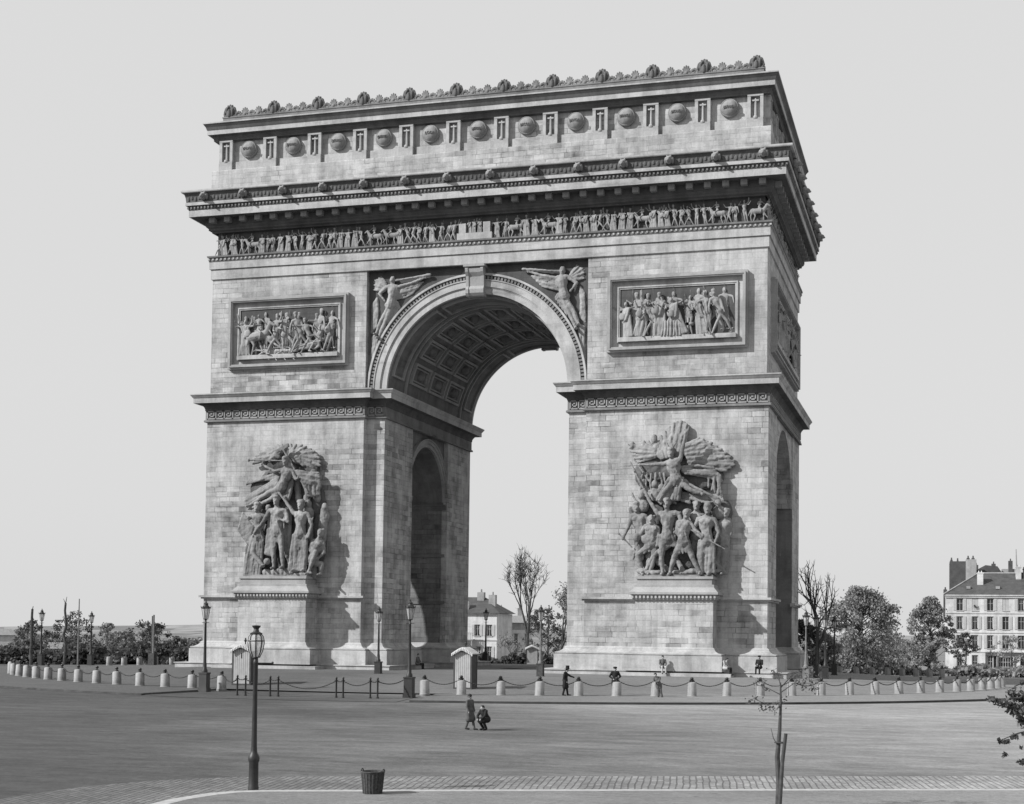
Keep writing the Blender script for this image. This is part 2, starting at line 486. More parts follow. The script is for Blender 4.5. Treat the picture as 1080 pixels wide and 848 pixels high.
# carriageway: the sand road all round the monument
struct('road', polar([38, 40, 42, 44, 46, 50, 56, 64, 72, 80, 90, 100, 115, 130], n=180, dz=.012), M['road'], True)
RK = 45.4
GA0, GA1 = radians(-99.2), radians(-80.0)          # the carriage opening in the pavement
esp = polar([1, 10, 20, 25, 28, 31, 34, 37, 38.2], n=180, dz=.10)
struct('esplanade', esp, M['sand'], True)
def ring_band(r0, r1, a0, a1, dz, n, wall=True, ends=True):
    """raised band with vertical sides down to the road"""
    b = MB()
    for i in range(n + 1):
        a = a0 + (a1 - a0) * i / n
        for r, o in ((r0, -.05), (r0, dz), (r1, dz), (r1, -.05)):
            x, y = r * cos(a), r * sin(a); b.v.append((x, y, gz(x, y) + o))
    for i in range(n):
        for q in range(3):
            b.f.append((i * 4 + q, (i + 1) * 4 + q, (i + 1) * 4 + q + 1, i * 4 + q + 1))
    b.f.append((0, 1, 2, 3)); b.f.append((n * 4 + 3, n * 4 + 2, n * 4 + 1, n * 4))
    return b
struct('pavement', ring_band(38.2, RK - .3, GA1 + .01, GA0 + 2 * pi - .01, .104, 170), M['pave'])
struct('kerb', ring_band(RK - .3, RK, GA1 + .004, GA0 + 2 * pi - .004, .11, 170), M['kerbdark'])
struct('gutter', polar([RK + .002, RK + .34], GA1, GA0 + 2 * pi, 170, .02), M['kerbdark'])
struct('crossing', polar([38.2, 40, 42, 44, RK + .3], GA0 + .01, GA1 - .01, 20, .03), M['road'])

# near pavement (camera side) with its pale kerb and the cobbled gutter strip
KD = V((.925, .381)); KN = V((-.381, .925))
K0 = V((19.9, -83.85)); K1 = V((64.0, -65.7))
corner = [V((64, -65.7)), K0 + KD * 12, K0, V((19.35, -84.12)), V((18.92, -84.5)), V((18.62, -85.1)), V((18.42, -86.2)), V((18.5, -88)), V((19.3, -92)), V((21, -100)), V((24, -112))]
def offset_line(P, o):
    out = []
    for i, p in enumerate(P):
        d = (P[min(i + 1, len(P) - 1)] - P[max(i - 1, 0)]).normalized()
        out.append(p + V((d.y, -d.x)) * o)     # to the road side
    return out
def strip(A, B, da, db, wall=None):
    b = MB(); n = len(A)
    for p, q in zip(A, B):
        b.v.append((p.x, p.y, gz(p.x, p.y) + da)); b.v.append((q.x, q.y, gz(q.x, q.y) + db))
    for i in range(n - 1): b.f.append((2 * i, 2 * i + 1, 2 * i + 3, 2 * i + 2))
    return b
def dens(P, step=1.5):
    out = []
    for a, b in zip(P[:-1], P[1:]):
        k = max(1, int((b - a).length / step))
        out += [a.lerp(b, i / k) for i in range(k)]
    return out + [P[-1]]
edge = dens(corner)
cob = offset_line(edge, 3.9)
struct('cobbles', strip(edge, cob, .03, .024), M['cobble'])
inner = offset_line(edge, -.38)
kb = strip(edge, inner, .12, .124); w = strip(edge, edge, -.1, .12); kb.merge(w)
struct('kerb', kb, M['granite'])
# the pavement itself: a fan of quads from the kerb back past the camera
back = [V((70, -100)) if i < len(edge) * .45 else V((40, -135)) for i in range(len(edge))]
back = [V((78 - 52 * i / (len(edge) - 1), -92 - 40 * i / (len(edge) - 1))) for i in range(len(edge))]
pv = MB(); K = 6
for i in range(len(edge)):
    for k in range(K + 1):
        p = inner[i].lerp(back[i], k / K); pv.v.append((p.x, p.y, gz(p.x, p.y) + .122))
for i in range(len(edge) - 1):
    for k in range(K): pv.f.append((i * (K + 1) + k, (i + 1) * (K + 1) + k, (i + 1) * (K + 1) + k + 1, i * (K + 1) + k + 1))
struct('pavement', pv, M['asphalt'])
# a darker asphalt path inside the kerb line
in1 = offset_line(edge, -1.0); in2 = offset_line(edge, -7)

# far hills beyond the left-hand side
def hill(name, dist, u0, u1, prof, depth):
    b = MB(); n = 60
    for i in range(n + 1):
        u = u0 + (u1 - u0) * i / n
        t = i / n * (len(prof) - 1); k = min(int(t), len(prof) - 2); f = t - k; f = f * f * (3 - 2 * f)
        v = prof[k] * (1 - f) + prof[k + 1] * f
        top = at(u, v, dist); mid = at(u, v + 10, dist * .86); foot = at(u, v, dist * .62); foot.z = -60
        bk = at(u, v, dist * 1.25); bk.z = -60
        for p in (foot, mid, top, bk): b.v.append(tuple(p))
    for i in range(n):
        for q in range(3): b.f.append((i * 4 + q, (i + 1) * 4 + q, (i + 1) * 4 + q + 1, i * 4 + q + 1))
    return struct(name, b, M['hill'], True)
hill('hills', 3200, -500, 700, [664, 662, 660, 662, 664, 663, 661, 663, 655, 652, 656, 662, 668], 1)
hill('hills', 4300, -700, 1500, [655, 660, 657, 662, 660, 658, 664, 668, 670, 672, 674, 676], 1)

# ------------------------------------------------------------------ light, sky, camera
sun = bpy.data.lights.new('sun', 'SUN'); so = bpy.data.objects.new('sun', sun); COL.objects.link(so)
SD = V((1.32, 1.0, -1.09)).normalized()
so.rotation_euler = SD.to_track_quat('-Z', 'Y').to_euler()
sun.energy = SUN_E; sun.angle = radians(0.6); sun.color = (1, 1, 1)
so.location = (-60, -60, 90)
wd = bpy.data.worlds.new('World'); SC.world = wd; wd.use_nodes = True
nt = wd.node_tree; bg = nt.nodes['Background']
sky = nt.nodes.new('ShaderNodeTexSky'); sky.sky_type = 'NISHITA'; sky.sun_disc = False
sky.sun_elevation = math.asin(-SD.z); sky.sun_rotation = atan2(-SD.x, -SD.y) % (2 * pi)
sky.air_density = 1.0; sky.dust_density = 2.0; sky.altitude = 60
# a plate of this kind only answers to blue light, and a thin even veil of high haze flattens the sky
sc_ = nt.nodes.new('ShaderNodeSeparateColor'); nt.links.new(sky.outputs[0], sc_.inputs[0])
ma = nt.nodes.new('ShaderNodeMath'); ma.operation = 'MULTIPLY_ADD'; nt.links.new(sc_.outputs['Blue'], ma.inputs[0]); ma.inputs[1].default_value = SKY_K; ma.inputs[2].default_value = SKY_C
cc = nt.nodes.new('ShaderNodeCombineColor')
for i in range(3): nt.links.new(ma.outputs[0], cc.inputs[i])
nt.links.new(cc.outputs[0], bg.inputs['Color']); bg.inputs['Strength'].default_value = 0.1

cam = bpy.data.cameras.new('camera'); camo = bpy.data.objects.new('camera', cam); COL.objects.link(camo)
camo.matrix_world = Matrix(((CR.x, CU.x, -CF.x, CAM.x), (CR.y, CU.y, -CF.y, CAM.y), (CR.z, CU.z, -CF.z, CAM.z), (0, 0, 0, 1)))
cam.sensor_fit = 'HORIZONTAL'; cam.sensor_width = 36; cam.lens = 36 * FPX / 1080
cam.shift_x = (540 - PX) / 1080; cam.shift_y = (PY - 424) / 1080
cam.clip_start = .2; cam.clip_end = 20000
SC.camera = camo
SC.view_settings.view_transform = 'Standard'; SC.view_settings.look = 'None'
SC.view_settings.exposure = EXPOSURE; SC.view_settings.gamma = 1
SC.view_settings.use_curve_mapping = False
SC.render.engine = 'CYCLES'
SC.cycles.max_bounces = 6; SC.cycles.diffuse_bounces = 3; SC.cycles.transparent_max_bounces = 8
# ------------------------------------------------------------------ figures: bodies grown from joints, fused by remeshing
V = Vector
def body(mb, J, s=1.0, fat=1.0, seg=8, fingers=False, head=True):
    """J: joints in metres (head, neck, chest, pelvis, sl el hl, sr er hr, pl kl fl, pr kr fr); s: height / 1.75"""
    k = s * fat
    def g(n): return V(J[n])
    up = (g('head') - g('neck')).normalized() if (g('head') - g('neck')).length > 1e-4 else V((0, 0, 1))
    if head:
        mb.ell(g('head'), (.080 * k, .092 * k, .118 * k), seg + 2, 7)
        mb.capsule(g('head') + V((0, -.085 * k, -.02 * k)), g('head') + V((0, -.10 * k, -.03 * k)), .016 * k, .018 * k, 6)   # nose
    mb.capsule(g('chest'), g('head') - up * .06 * s, .068 * k, .052 * k, seg)
    sh = g('sr') - g('sl')
    mb.ell(g('chest'), (.165 * k, .115 * k, .20 * k), seg + 2, 7)
    mb.capsule(g('sl') * .85 + g('sr') * .15, g('sr') * .85 + g('sl') * .15, .075 * k, .075 * k, seg)
    mid = (g('chest') + g('pelvis')) / 2
    mb.capsule(g('chest'), mid, .14 * k, .115 * k, seg)
    mb.capsule(mid, g('pelvis'), .118 * k, .145 * k, seg)
    mb.ell(g('pelvis'), (.165 * k, .125 * k, .12 * k), seg + 2, 7)
    for q in 'lr':
        mb.capsule(g('s' + q), g('e' + q), .056 * k, .043 * k, seg)
        mb.capsule(g('e' + q), g('h' + q), .043 * k, .028 * k, seg)
        d = (g('h' + q) - g('e' + q)).normalized()
        mb.ell(g('h' + q) + d * .035 * s, (.032 * k, .032 * k, .045 * k), seg, 5)
        if fingers:
            a = d.orthogonal().normalized(); b = d.cross(a)
            for i, L in enumerate((.062, .07, .066, .052)):
                o = g('h' + q) + d * .06 * s + a * (i - 1.5) * .017 * s
                mb.capsule(o, o + d * L * s * .6 + b * .012 * s, .0085 * s, .008 * s, 5)
            mb.capsule(g('h' + q) + d * .02 * s - a * .03 * s, g('h' + q) + d * .06 * s - a * .055 * s, .0095 * s, .008 * s, 5)
        mb.capsule(g('p' + q), g('k' + q), .088 * k, .058 * k, seg)
        mb.capsule(g('k' + q), g('k' + q) * .6 + g('f' + q) * .4, .056 * k, .058 * k, seg)
        mb.capsule(g('k' + q) * .6 + g('f' + q) * .4, g('f' + q), .058 * k, .036 * k, seg)
        tdir = V(J.get('t' + q, (0, -1, 0)))
        mb.capsule(g('f' + q) - V((0, 0, .0)), g('f' + q) + tdir * .17 * s - V((0, 0, .02 * s)), .042 * k, .032 * k, seg)

def folds(mb, a0, a1, b0, b1, n, r0, r1, rng, jit=0.0, seg=6):
    """cloth hanging from edge a0-a1 to edge b0-b1 as n rounded folds"""
    a0, a1, b0, b1 = map(V, (a0, a1, b0, b1))
    for i in range(n):
        t = i / max(1, n - 1)
        p = a0.lerp(a1, t); q = b0.lerp(b1, t)
        dv = V((rng.uniform(-jit, jit), rng.uniform(-jit, jit), rng.uniform(-jit, jit)))
        mid = p.lerp(q, .5) + dv
        f = rng.uniform(.8, 1.25)
        mb.capsule(p, mid, r0 * f, (r0 + r1) / 2 * f, seg); mb.capsule(mid, q, (r0 + r1) / 2 * f, r1 * f, seg)

def feathers(mb, roots, tips, n, r0, r1, layer=1.0, seg=6, droop=0.0):
    """a wing: n tapering feathers spread between polyline roots and polyline tips"""
    def pl(P, t):
        m = len(P) - 1; x = min(t * m, m - 1e-6); i = int(x); return V(P[i]).lerp(V(P[i + 1]), x - i)
    for lay, (sc, off) in enumerate(((1.0, 0.0), (.62, .10), (.34, .2))):
        if lay and layer < 1: break
        for i in range(n):
            t = (i + .5 * (lay % 2)) / max(1, n - .5)
            a = pl(roots, t); b = a.lerp(pl(tips, t), sc)
            o = V((0, -off - (.05 if i % 2 else -.02), 0))
            mb.capsule(a + o, a.lerp(b, .55) + o, r0, r0 * 1.15, seg); mb.capsule(a.lerp(b, .55) + o, b + o - V((0, 0, droop)), r0 * 1.15, r1, seg)

# ------------------------------------------------------------------ the arch
W, D, REC, JH, PA, TY = 22.4, 11.07, 10.42, 7.41, 8.9, 4.3
ZI = 21.7          # springing of the great vault
RV = 7.3           # its radius
arch = thing('triumphal_arch', 'colossal pale stone triumphal arch with carved sculpture groups, standing in the square', 'triumphal arch')

def quad(sx, sy, o=0.0):
    p = [(JH - o, TY - o), (20.0 + o, TY - o), (20.0 + o, 5.8 - o), (W + o, 5.8 - o), (W + o, D + o), (PA - o, D + o), (PA - o, REC + o), (JH - o, REC + o)]
    if o > .5:   # the offset outline swallows the small returns
        p = [(JH - o, TY - o), (W + o, TY - o), (W + o, D + o), (JH - o, D + o)]
    q = [(x * sx, y * sy) for x, y in p]
    return q if sx * sy > 0 else q[::-1]

PLINTH = [(0, 2.15), (.10, 2.10), (.16, 2.02), (.16, 1.98), (.26, 1.86), (.46, 1.74), (.72, 1.68), (.72, 1.60), (.66, 1.59), (.66, 1.55), (.78, 1.53), (.78, .45), (0, .45)]
BLOCKS = {-1: (-18.31, -12.58), 1: (13.18, 18.81)}
for sx in (-1, 1):
    for sy in (-1, 1):
        p = obj('pier', MB().prism(quad(sx, sy), 'z', .45, 19.7), M['stone'], arch)
        pl = obj('plinth', MB().mould(quad(sx, sy), PLINTH), M['stone_plain'], p)
        st = MB().prism(quad(sx, sy, 1.55), 'z', -.4, .385); st.prism(quad(sx, sy, 1.63), 'z', .385, .45)
        obj('base_step', st, M['stone_plain'], p)
        ld = MB()
        a, b = sorted((sx * 8.62, sx * 22.68))
        for z0, z1, o in ((5.48, 5.60, .16), (5.60, 5.76, .30)):
            y0, y1 = sorted((sy * (D - .1), sy * (D + o)))
            a, b = sorted((sx * (PA - o), sx * (W + o)))
            ld.box(a, b, y0, y1, z0, z1)
            y0, y1 = sorted((sy * 5.2, sy * (D - .1)))
            a, b = sorted((sx * (W - .1), sx * (W + o - .003)))
            ld.box(a, b, y0, y1, z0, z1)
        obj('ledge', ld, M['stone_plain'], p)
        if sy < 0:
            x0, x1 = BLOCKS[sx]
            rect = [(x0, -13.1), (x1, -13.1), (x1, -10.9), (x0, -10.9)]
            obj('pedestal_block', MB().prism(rect, 'z', .2, 5.5), M['stone'], p)
            obj('pedestal_plinth', MB().mould(rect, PLINTH), M['stone_plain'], p)
            r2 = [(x0 - .78, -13.9), (x1 + .78, -13.9), (x1 + .78, -11.5), (x0 - .78, -11.5)]
            b2 = MB().prism([(r2[0][0] - .7, -14.45), (r2[1][0] + .7, -14.45), (r2[1][0] + .7, -11.4), (r2[0][0] - .7, -11.4)], 'z', -.4, .33)
            obj('base_step', b2, M['stone_plain'], p)

def side_outline(sx, o=0.0):
    p = [(JH, -REC), (PA, -REC), (PA, -D), (W, -D), (W, D), (PA, D), (PA, REC), (JH, REC)]
    q = [(x * sx, y) for x, y in p]
    return q if sx > 0 else q[::-1]
IMPOST_A = [(0, 19.58), (.20, 19.61), (.20, 19.74), (.10, 19.80), (.10, 20.52)]
IMPOST_C = [(.10, 20.50), (.14, 20.54), (.14, 20.66), (.20, 20.80), (.30, 20.94), (.36, 21.03), (.80, 21.07)]
IMPOST_B = [(.76, 21.07), (.82, 21.05), (.82, 21.44), (.86, 21.47), (.95, 21.60), (1.02, 21.68), (1.02, 21.76), (0, 21.86)]

def fret(mb, p0, d, nrm, L, z0, h, unit):
    """Greek key raised from the band: p0 start, d direction along, nrm outward"""
    n = max(1, round(L / unit)); u = L / n; w = .075
    for i in range(n):
        x = i * u
        segs = [((0, 0), (u, 0)), ((.06 * u, 0), (.06 * u, h)), ((.06 * u, h), (.82 * u, h)), ((.82 * u, h), (.82 * u, .32 * h)),
                ((.82 * u, .32 * h), (.36 * u, .32 * h)), ((.36 * u, .32 * h), (.36 * u, .68 * h)), ((.36 * u, .68 * h), (.58 * u, .68 * h))]
        for (a, b), (c, e) in segs:
            x0, x1 = min(a, c) - w / 2, max(a, c) + w / 2; y0, y1 = min(b, e) - w / 2, max(b, e) + w / 2
            c3 = V(p0) + V(d) * (x + (x0 + x1) / 2) + V((0, 0, z0 + (y0 + y1) / 2)) + V(nrm) * .02
            mb.obox(c3, V(d) * (x1 - x0) / 2, V(nrm) * .05, (0, 0, (y1 - y0) / 2))

for sx in (-1, 1):
    im = obj('impost', MB().mould(side_outline(sx), IMPOST_A), M['stone_soot_shade'], arch)
    obj('impost_cornice', MB().mould(side_outline(sx), IMPOST_B), M['stone_plain'], im)
    obj('impost_soffit', MB().mould(side_outline(sx), IMPOST_C), M['stone_black'], im)  # black tone paints the deep shade of the overhang onto the soffit
    core = MB().prism(side_outline(sx), 'z', 19.62, 21.75)
    fk = MB()
    x0, x1 = sorted((sx * PA, sx * W))
    fret(fk, (x0 + .05, -D - .10, 0), (1, 0, 0), (0, -1, 0), (x1 - x0) - .1, 19.86, .60, .74)
    a = JH if sx > 0 else -PA
    fret(fk, (a + .08, -REC - .10, 0), (1, 0, 0), (0, -1, 0), PA - JH - .2, 19.86, .60, .70)
    fret(fk, (sx * (W + .10), -D + .05 if sx > 0 else D - .05, 0), (0, sx, 0), (sx, 0, 0), 2 * D - .1, 19.86, .60, .74)
    obj('greek_key', fk, M['stone_rib'], im)
    obj('impost_core', core, M['stone_vault'], im)
    # side wall over the transverse passage, its vault and archivolt
    pr = [(TY + .1, 14.2), (TY + .1, 19.65), (-TY - .1, 19.65), (-TY - .1, 14.2), (-TY + .012, 14.2)] + [(-(TY - .012) * cos(pi * i / 24), 14.4 + (TY - .012) * sin(pi * i / 24)) for i in range(25)] + [(TY - .012, 14.2)]
    xa, xb = sorted((sx * 7.75, sx * 20.3))
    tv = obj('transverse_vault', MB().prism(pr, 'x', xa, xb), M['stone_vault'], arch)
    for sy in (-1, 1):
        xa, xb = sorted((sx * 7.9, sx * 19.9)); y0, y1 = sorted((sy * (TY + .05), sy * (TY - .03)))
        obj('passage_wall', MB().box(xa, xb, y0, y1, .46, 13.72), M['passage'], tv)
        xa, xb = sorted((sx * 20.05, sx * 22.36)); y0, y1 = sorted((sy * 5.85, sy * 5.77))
        obj('passage_wall', MB().box(xa, xb, y0, y1, .46, 13.58), M['stone_soot_shade'], tv)  # thin dark panel: shade of the recess put into its colour
    am = MB()
    for xf, s2 in ((sx * 7.75, -sx), (sx * 20.3, sx)):
        for r0, r1, o in ((TY - .02, TY + .28, .12), (TY + .28, TY + .56, .20), (TY + .56, TY + .66, .28)):
            am.arc([(r0, xf - s2 * .1), (r1, xf - s2 * .1), (r1, xf + s2 * o), (r0, xf + s2 * o)], 14.4, 0, pi, 28, 'x')
    obj('archivolt', am, M['stone_rib'], tv)
    mi = MB()
    for sy in (-1, 1):
        for z0, z1, o in ((13.7, 13.85, .12), (13.85, 14.05, .22), (14.05, 14.18, .34)):
            y0, y1 = sorted((sy * (TY + .05), sy * (TY - o)))
            xa, xb = sorted((sx * (JH + .02), sx * 19.98))
            mi.box(xa, xb, y0, y1, z0, z1)
        for zz in (5.5, 9.6):      # string courses in the passage
            y0, y1 = sorted((sy * (TY + .05), sy * (TY - .12))); xa, xb = sorted((sx * 7.6, sx * 21.6))
            mi.box(xa, xb, y0, y1, zz, zz + .25)
    obj('passage_moulding', mi, M['stone_soot_shade'], tv)
    xa, xb = sorted((sx * 20.1, sx * 22.30))
    # spandrel wall above the side opening is flush with the side face
    sw = [(5.85, 13.6), (5.85, 19.65), (-5.85, 19.65), (-5.85, 13.6), (-5.6, 13.6)] + [(-5.6 * cos(pi * i / 24), 13.8 + 5.5 * sin(pi * i / 24)) for i in range(25)] + [(5.6, 13.6)]
    obj('side_spandrel', MB().prism(sw, 'x', xa, xb), M['stone'], tv)

# upper storey
UX, UY = 22.25, 10.92
for sx in (-1, 1):
    xa, xb = sorted((sx * PA, sx * UX))
    obj('upper_wall', MB().box(xa, xb, -UY, UY, 21.6, 31.3), M['stone'], arch)
N = 64
pr = [(PA + .1, 21.6), (PA + .1, 31.28), (-PA - .1, 31.28), (-PA - .1, 21.6), (-RV, 21.6)] + [(-RV * cos(pi * i / N), ZI + RV * sin(pi * i / N)) for i in range(N + 1)] + [(RV, 21.6)]
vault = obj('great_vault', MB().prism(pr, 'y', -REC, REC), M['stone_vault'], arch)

def coffer(mb, t0, t1, y0, y1, w, dep):
    R0, R1 = RV + .06, RV - dep
    wt = w / RV
    n = max(2, int((t1 - t0) / radians(2.5)))
    for (a, b, c, d) in ((t0, t1, y0, y0 + w), (t0, t1, y1 - w, y1)):
        mb.arc([(R0, c), (R1, c), (R1, d), (R0, d)], ZI, a, b, n)
    for a in (t0, t1 - wt):
        mb.arc([(R0, y0 + w), (R1 + .002, y0 + w), (R1 + .002, y1 - w), (R0, y1 - w)], ZI, a, a + wt, 2)
ribs = MB(); ros = MB()
rows = 9; t_lo, t_hi = radians(9), radians(171)
for r in range(rows):
    ta = t_lo + (t_hi - t_lo) * (r + .10) / rows; tb = t_lo + (t_hi - t_lo) * (r + .90) / rows
    for c in range(3):
        ya = -6.0 + 4.1 * c
        coffer(ribs, ta, tb, ya, ya + 3.6, .20, .22)
        coffer(ribs, ta + .045, tb - .045, ya + .36, ya + 3.24, .10, .13)
        tm = (ta + tb) / 2
        p = V(((RV - .05) * cos(tm), ya + 1.8, ZI + (RV - .05) * sin(tm)))
        ros.ell(p, (.42, .5, .42), 10, 6)
for ya in (-9.75, 7.35):
    for r in range(3):
        ta = t_lo + (t_hi - t_lo) * (r + .03) / 3; tb = t_lo + (t_hi - t_lo) * (r + .97) / 3
        coffer(ribs, ta, tb, ya, ya + 2.3, .16, .18)
for yy in (-6.75, 6.55):
    ribs.arc([(RV + .05, yy), (RV - .16, yy), (RV - .16, yy + .2), (RV + .05, yy + .2)], ZI, radians(1), radians(179), 60)
obj('coffer_frames', ribs, M['stone_rib'], vault)
obj('rosettes', ros, M['stone_vault'], vault, 'auto')

for sy in (-1, 1):
    av = MB(); eg = MB()
    y = lambda o: sy * (REC + o)
    for r0, r1, o in ((RV - .03, RV + .42, .13), (RV + .42, RV + .50, .17), (RV + .50, RV + .98, .24), (RV + .98, RV + 1.06, .30), (RV + 1.36, RV + 1.52, .36)):
        av.arc([(r0, y(-.15)), (r1, y(-.15)), (r1, y(o)), (r0, y(o))], ZI, 0, pi, 96)
    a2 = obj('archivolt', av, M['stone_plain'], vault)
    ro = RV + 1.21
    eg.arc([(ro - .16, y(-.15)), (ro + .16, y(-.15)), (ro + .16, y(.06)), (ro - .16, y(.06))], ZI, 0, pi, 96)
    for i in range(96):
        th = pi * (i + .5) / 96
        c = V((ro * cos(th), y(.12), ZI + ro * sin(th)))
        eg.obox(c, V((cos(th), 0, sin(th))) * .13, V((-sin(th), 0, cos(th))) * .085, V((0, .16, 0)))
    obj('egg_moulding', eg, M['stone_soot_shade'], vault)
    ks = MB()
    prof = [(REC - .1, 28.75), (REC + .45, 28.75), (REC + .60, 28.95), (REC + .62, 29.25), (REC + .48, 29.5), (REC + .55, 30.2), (REC + .75, 30.5), (REC + .80, 30.75), (REC + .70, 30.9), (REC - .1, 30.9)]
    ks.prism([(sy * a, b) for a, b in prof], 'x', -.52, .52)
    for q in (-1, 1):
        xa, xb = sorted((q * .5, q * .72))
        ks.prism([(sy * (a + (.07 if a > REC else 0)), b + (.03 if b > 30 else -.03)) for a, b in prof], 'x', xa, xb)
    ks.box(-.85, .85, *sorted((sy * (REC - .1), sy * (REC + .92))), 30.92, 31.12)
    obj('keystone', ks, M['stone_rib'], vault)

# entablature ---------------------------------------------------------------
rect = lambda x, y: [(-x, -y), (x, -y), (x, y), (-x, y)]
ar = MB().mould(rect(UX, UY), [(0, 31.12), (.12, 31.16), (.12, 31.90), (.08, 31.91), (.08, 31.95), (.22, 31.97), (.22, 32.55), (.28, 32.60)])
architrave = obj('architrave', ar, M['stone_plain'], arch)
am = MB().mould(rect(UX, UY), [(.22, 32.56), (.24, 32.62), (.24, 32.84), (.36, 32.9), (.38, 33.02), (-.3, 33.06)])
obj('crown_moulding', am, M['stone_soot_shade'], architrave)
bd = MB()
def bead_rows(mb, x, y, step, w, z0, z1, out):
    n = int(2 * x / step)
    for i in range(n + 1):
        c = -x + (2 * x) * i / n
        mb.box(c - w / 2, c + w / 2, -y - out, -y + .05, z0, z1)
    n = int(2 * y / step)
    for i in range(n + 1):
        c = -y + (2 * y) * i / n
        mb.box(x - .05, x + out, c - w / 2, c + w / 2, z0, z1)
bead_rows(bd, UX + .23, UY + .23, .36, .14, 32.67, 32.80, .09)
obj('bead_row', bd, M['stone_plain'], architrave)
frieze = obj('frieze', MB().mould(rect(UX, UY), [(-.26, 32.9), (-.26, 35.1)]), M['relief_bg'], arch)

co = MB().mould(rect(UX, UY), [(-.12, 34.92), (.10, 34.93), (.10, 35.02), (.30, 35.10), (.30, 35.22), (.46, 35.36), (.46, 35.45), (.50, 35.46), (.50, 35.97), (1.40, 35.99), (1.42, 36.0)])
cornice = obj('cornice', co, M['stone_black'], arch)  # bed and soffit coloured dark to carry the shade under the corona
obj('corona', MB().mould(rect(UX, UY), [(1.36, 35.97), (1.45, 35.95), (1.45, 36.48), (1.49, 36.5)]), M['stone_plain'], cornice)
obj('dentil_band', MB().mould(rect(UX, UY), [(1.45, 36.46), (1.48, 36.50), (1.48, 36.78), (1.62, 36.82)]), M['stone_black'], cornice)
obj('fillet', MB().mould(rect(UX, UY), [(1.5, 36.80), (1.66, 36.82), (1.66, 37.06), (1.60, 37.08)]), M['stone_plain'], cornice)
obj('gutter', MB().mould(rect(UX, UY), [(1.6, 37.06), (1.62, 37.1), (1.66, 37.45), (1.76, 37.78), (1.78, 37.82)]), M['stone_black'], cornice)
obj('drip_edge', MB().mould(rect(UX, UY), [(1.7, 37.80), (1.92, 37.80), (1.95, 37.86), (1.95, 37.98), (-.3, 38.12)]), M['stone_plain'], cornice)
mu_me = MB().box(-.24, .24, -.96, -.44, 35.56, 35.96).mesh('mutule')
n = 34
for i in range(n):
    x = -UX + .3 + (2 * UX - .6) * i / (n - 1)
    o = link('mutule', mu_me, M['relief'], cornice); o.location = (x, -UY, 0)
n = 17
for i in range(n):
    y = -UY + .3 + (2 * UY - .6) * i / (n - 1)
    o = link('mutule', mu_me, M['relief'], cornice); o.location = (UX, y, 0); o.rotation_euler = (0, 0, pi / 2)
db = MB(); bead_rows(db, UX + 1.50, UY + 1.50, .30, .13, 36.58, 36.72, .07)
obj('dentils', db, M['stone_soot_shade'], cornice)
gp = MB()      # palmettes carved along the gutter
rg = random.Random(5)
for i in range(150):
    x = -UX - 1.4 + (2 * UX + 2.8) * i / 149
    gp.ell((x, -UY - 1.66, 37.34 + .10 * (i % 2)), (.12, .06, .20), 6, 5)
for i in range(80):
    y = -UY - 1.4 + (2 * UY + 2.8) * i / 79
    gp.ell((UX + 1.68, y, 37.38), (.07, .10, .26), 6, 5)
obj('gutter_palmettes', gp, M['stone_black'], cornice, 'auto')
# lion heads
lh = MB()
lh.ell((0, 0, 0), (.36, .30, .40), 12, 8); lh.ell((0, -.26, -.06), (.24, .26, .26), 10, 7); lh.ell((0, -.44, -.16), (.15, .16, .13), 8, 6)
for q in (-1, 1):
    lh.ell((q * .2, -.12, .30), (.10, .10, .13), 8, 6); lh.ell((q * .34, .04, -.05), (.16, .2, .36), 8, 6)
    lh.ell((q * .10, -.42, .02), (.06, .07, .05), 6, 5)
lion_me = remesh(lh, .035, 1, .09)
for i in range(14):
    o = link('lion_head', lion_me, M['carved'], cornice); o.location = (-22.2 + 3.41 * i, -UY - 1.86, 37.46); o.scale = (.72, .95, .78)
for i in range(7):
    o = link('lion_head', lion_me, M['relief'], cornice); o.location = (UX + 1.86, -9.9 + 3.3 * i, 37.46); o.scale = (.72, .95, .78); o.rotation_euler = (0, 0, pi / 2)

# attic ----------------------------------------------------------------------
AX, AY = 22.0, 10.62
attic = obj('attic', MB().box(-AX, AX, -AY, AY, 38.0, 43.82), M['stone'], arch)
obj('attic_base', MB().mould(rect(AX, AY), [(.46, 38.0), (.46, 39.94), (.43, 40.0), (0, 40.02)]), M['stone'], attic)
obj('attic_cornice', MB().mould(rect(AX, AY), [(.02, 42.40), (.38, 42.44), (.38, 42.58), (.42, 42.66), (.46, 42.78), (.46, 42.82), (.72, 42.88), (.74, 42.9)]), M['stone_black'], attic)  # bed moulding blackened to paint in the shadow below the corona
obj('attic_corona', MB().mould(rect(AX, AY), [(.70, 42.87), (.76, 42.86), (.76, 43.22), (.80, 43.24)]), M['stone_plain'], attic)
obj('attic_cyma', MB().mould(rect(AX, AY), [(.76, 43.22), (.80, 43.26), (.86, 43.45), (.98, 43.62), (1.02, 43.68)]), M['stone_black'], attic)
obj('attic_top', MB().mould(rect(AX, AY), [(.95, 43.66), (1.04, 43.68), (1.04, 43.78), (-.2, 43.84)]), M['stone_plain'], attic)
obj('parapet', MB().mould(rect(AX - .15, AY - .1), [(0, 43.7), (0, 44.42), (.05, 44.45), (.05, 44.54), (-.6, 44.56)]), M['stone_soot_shade'], attic)

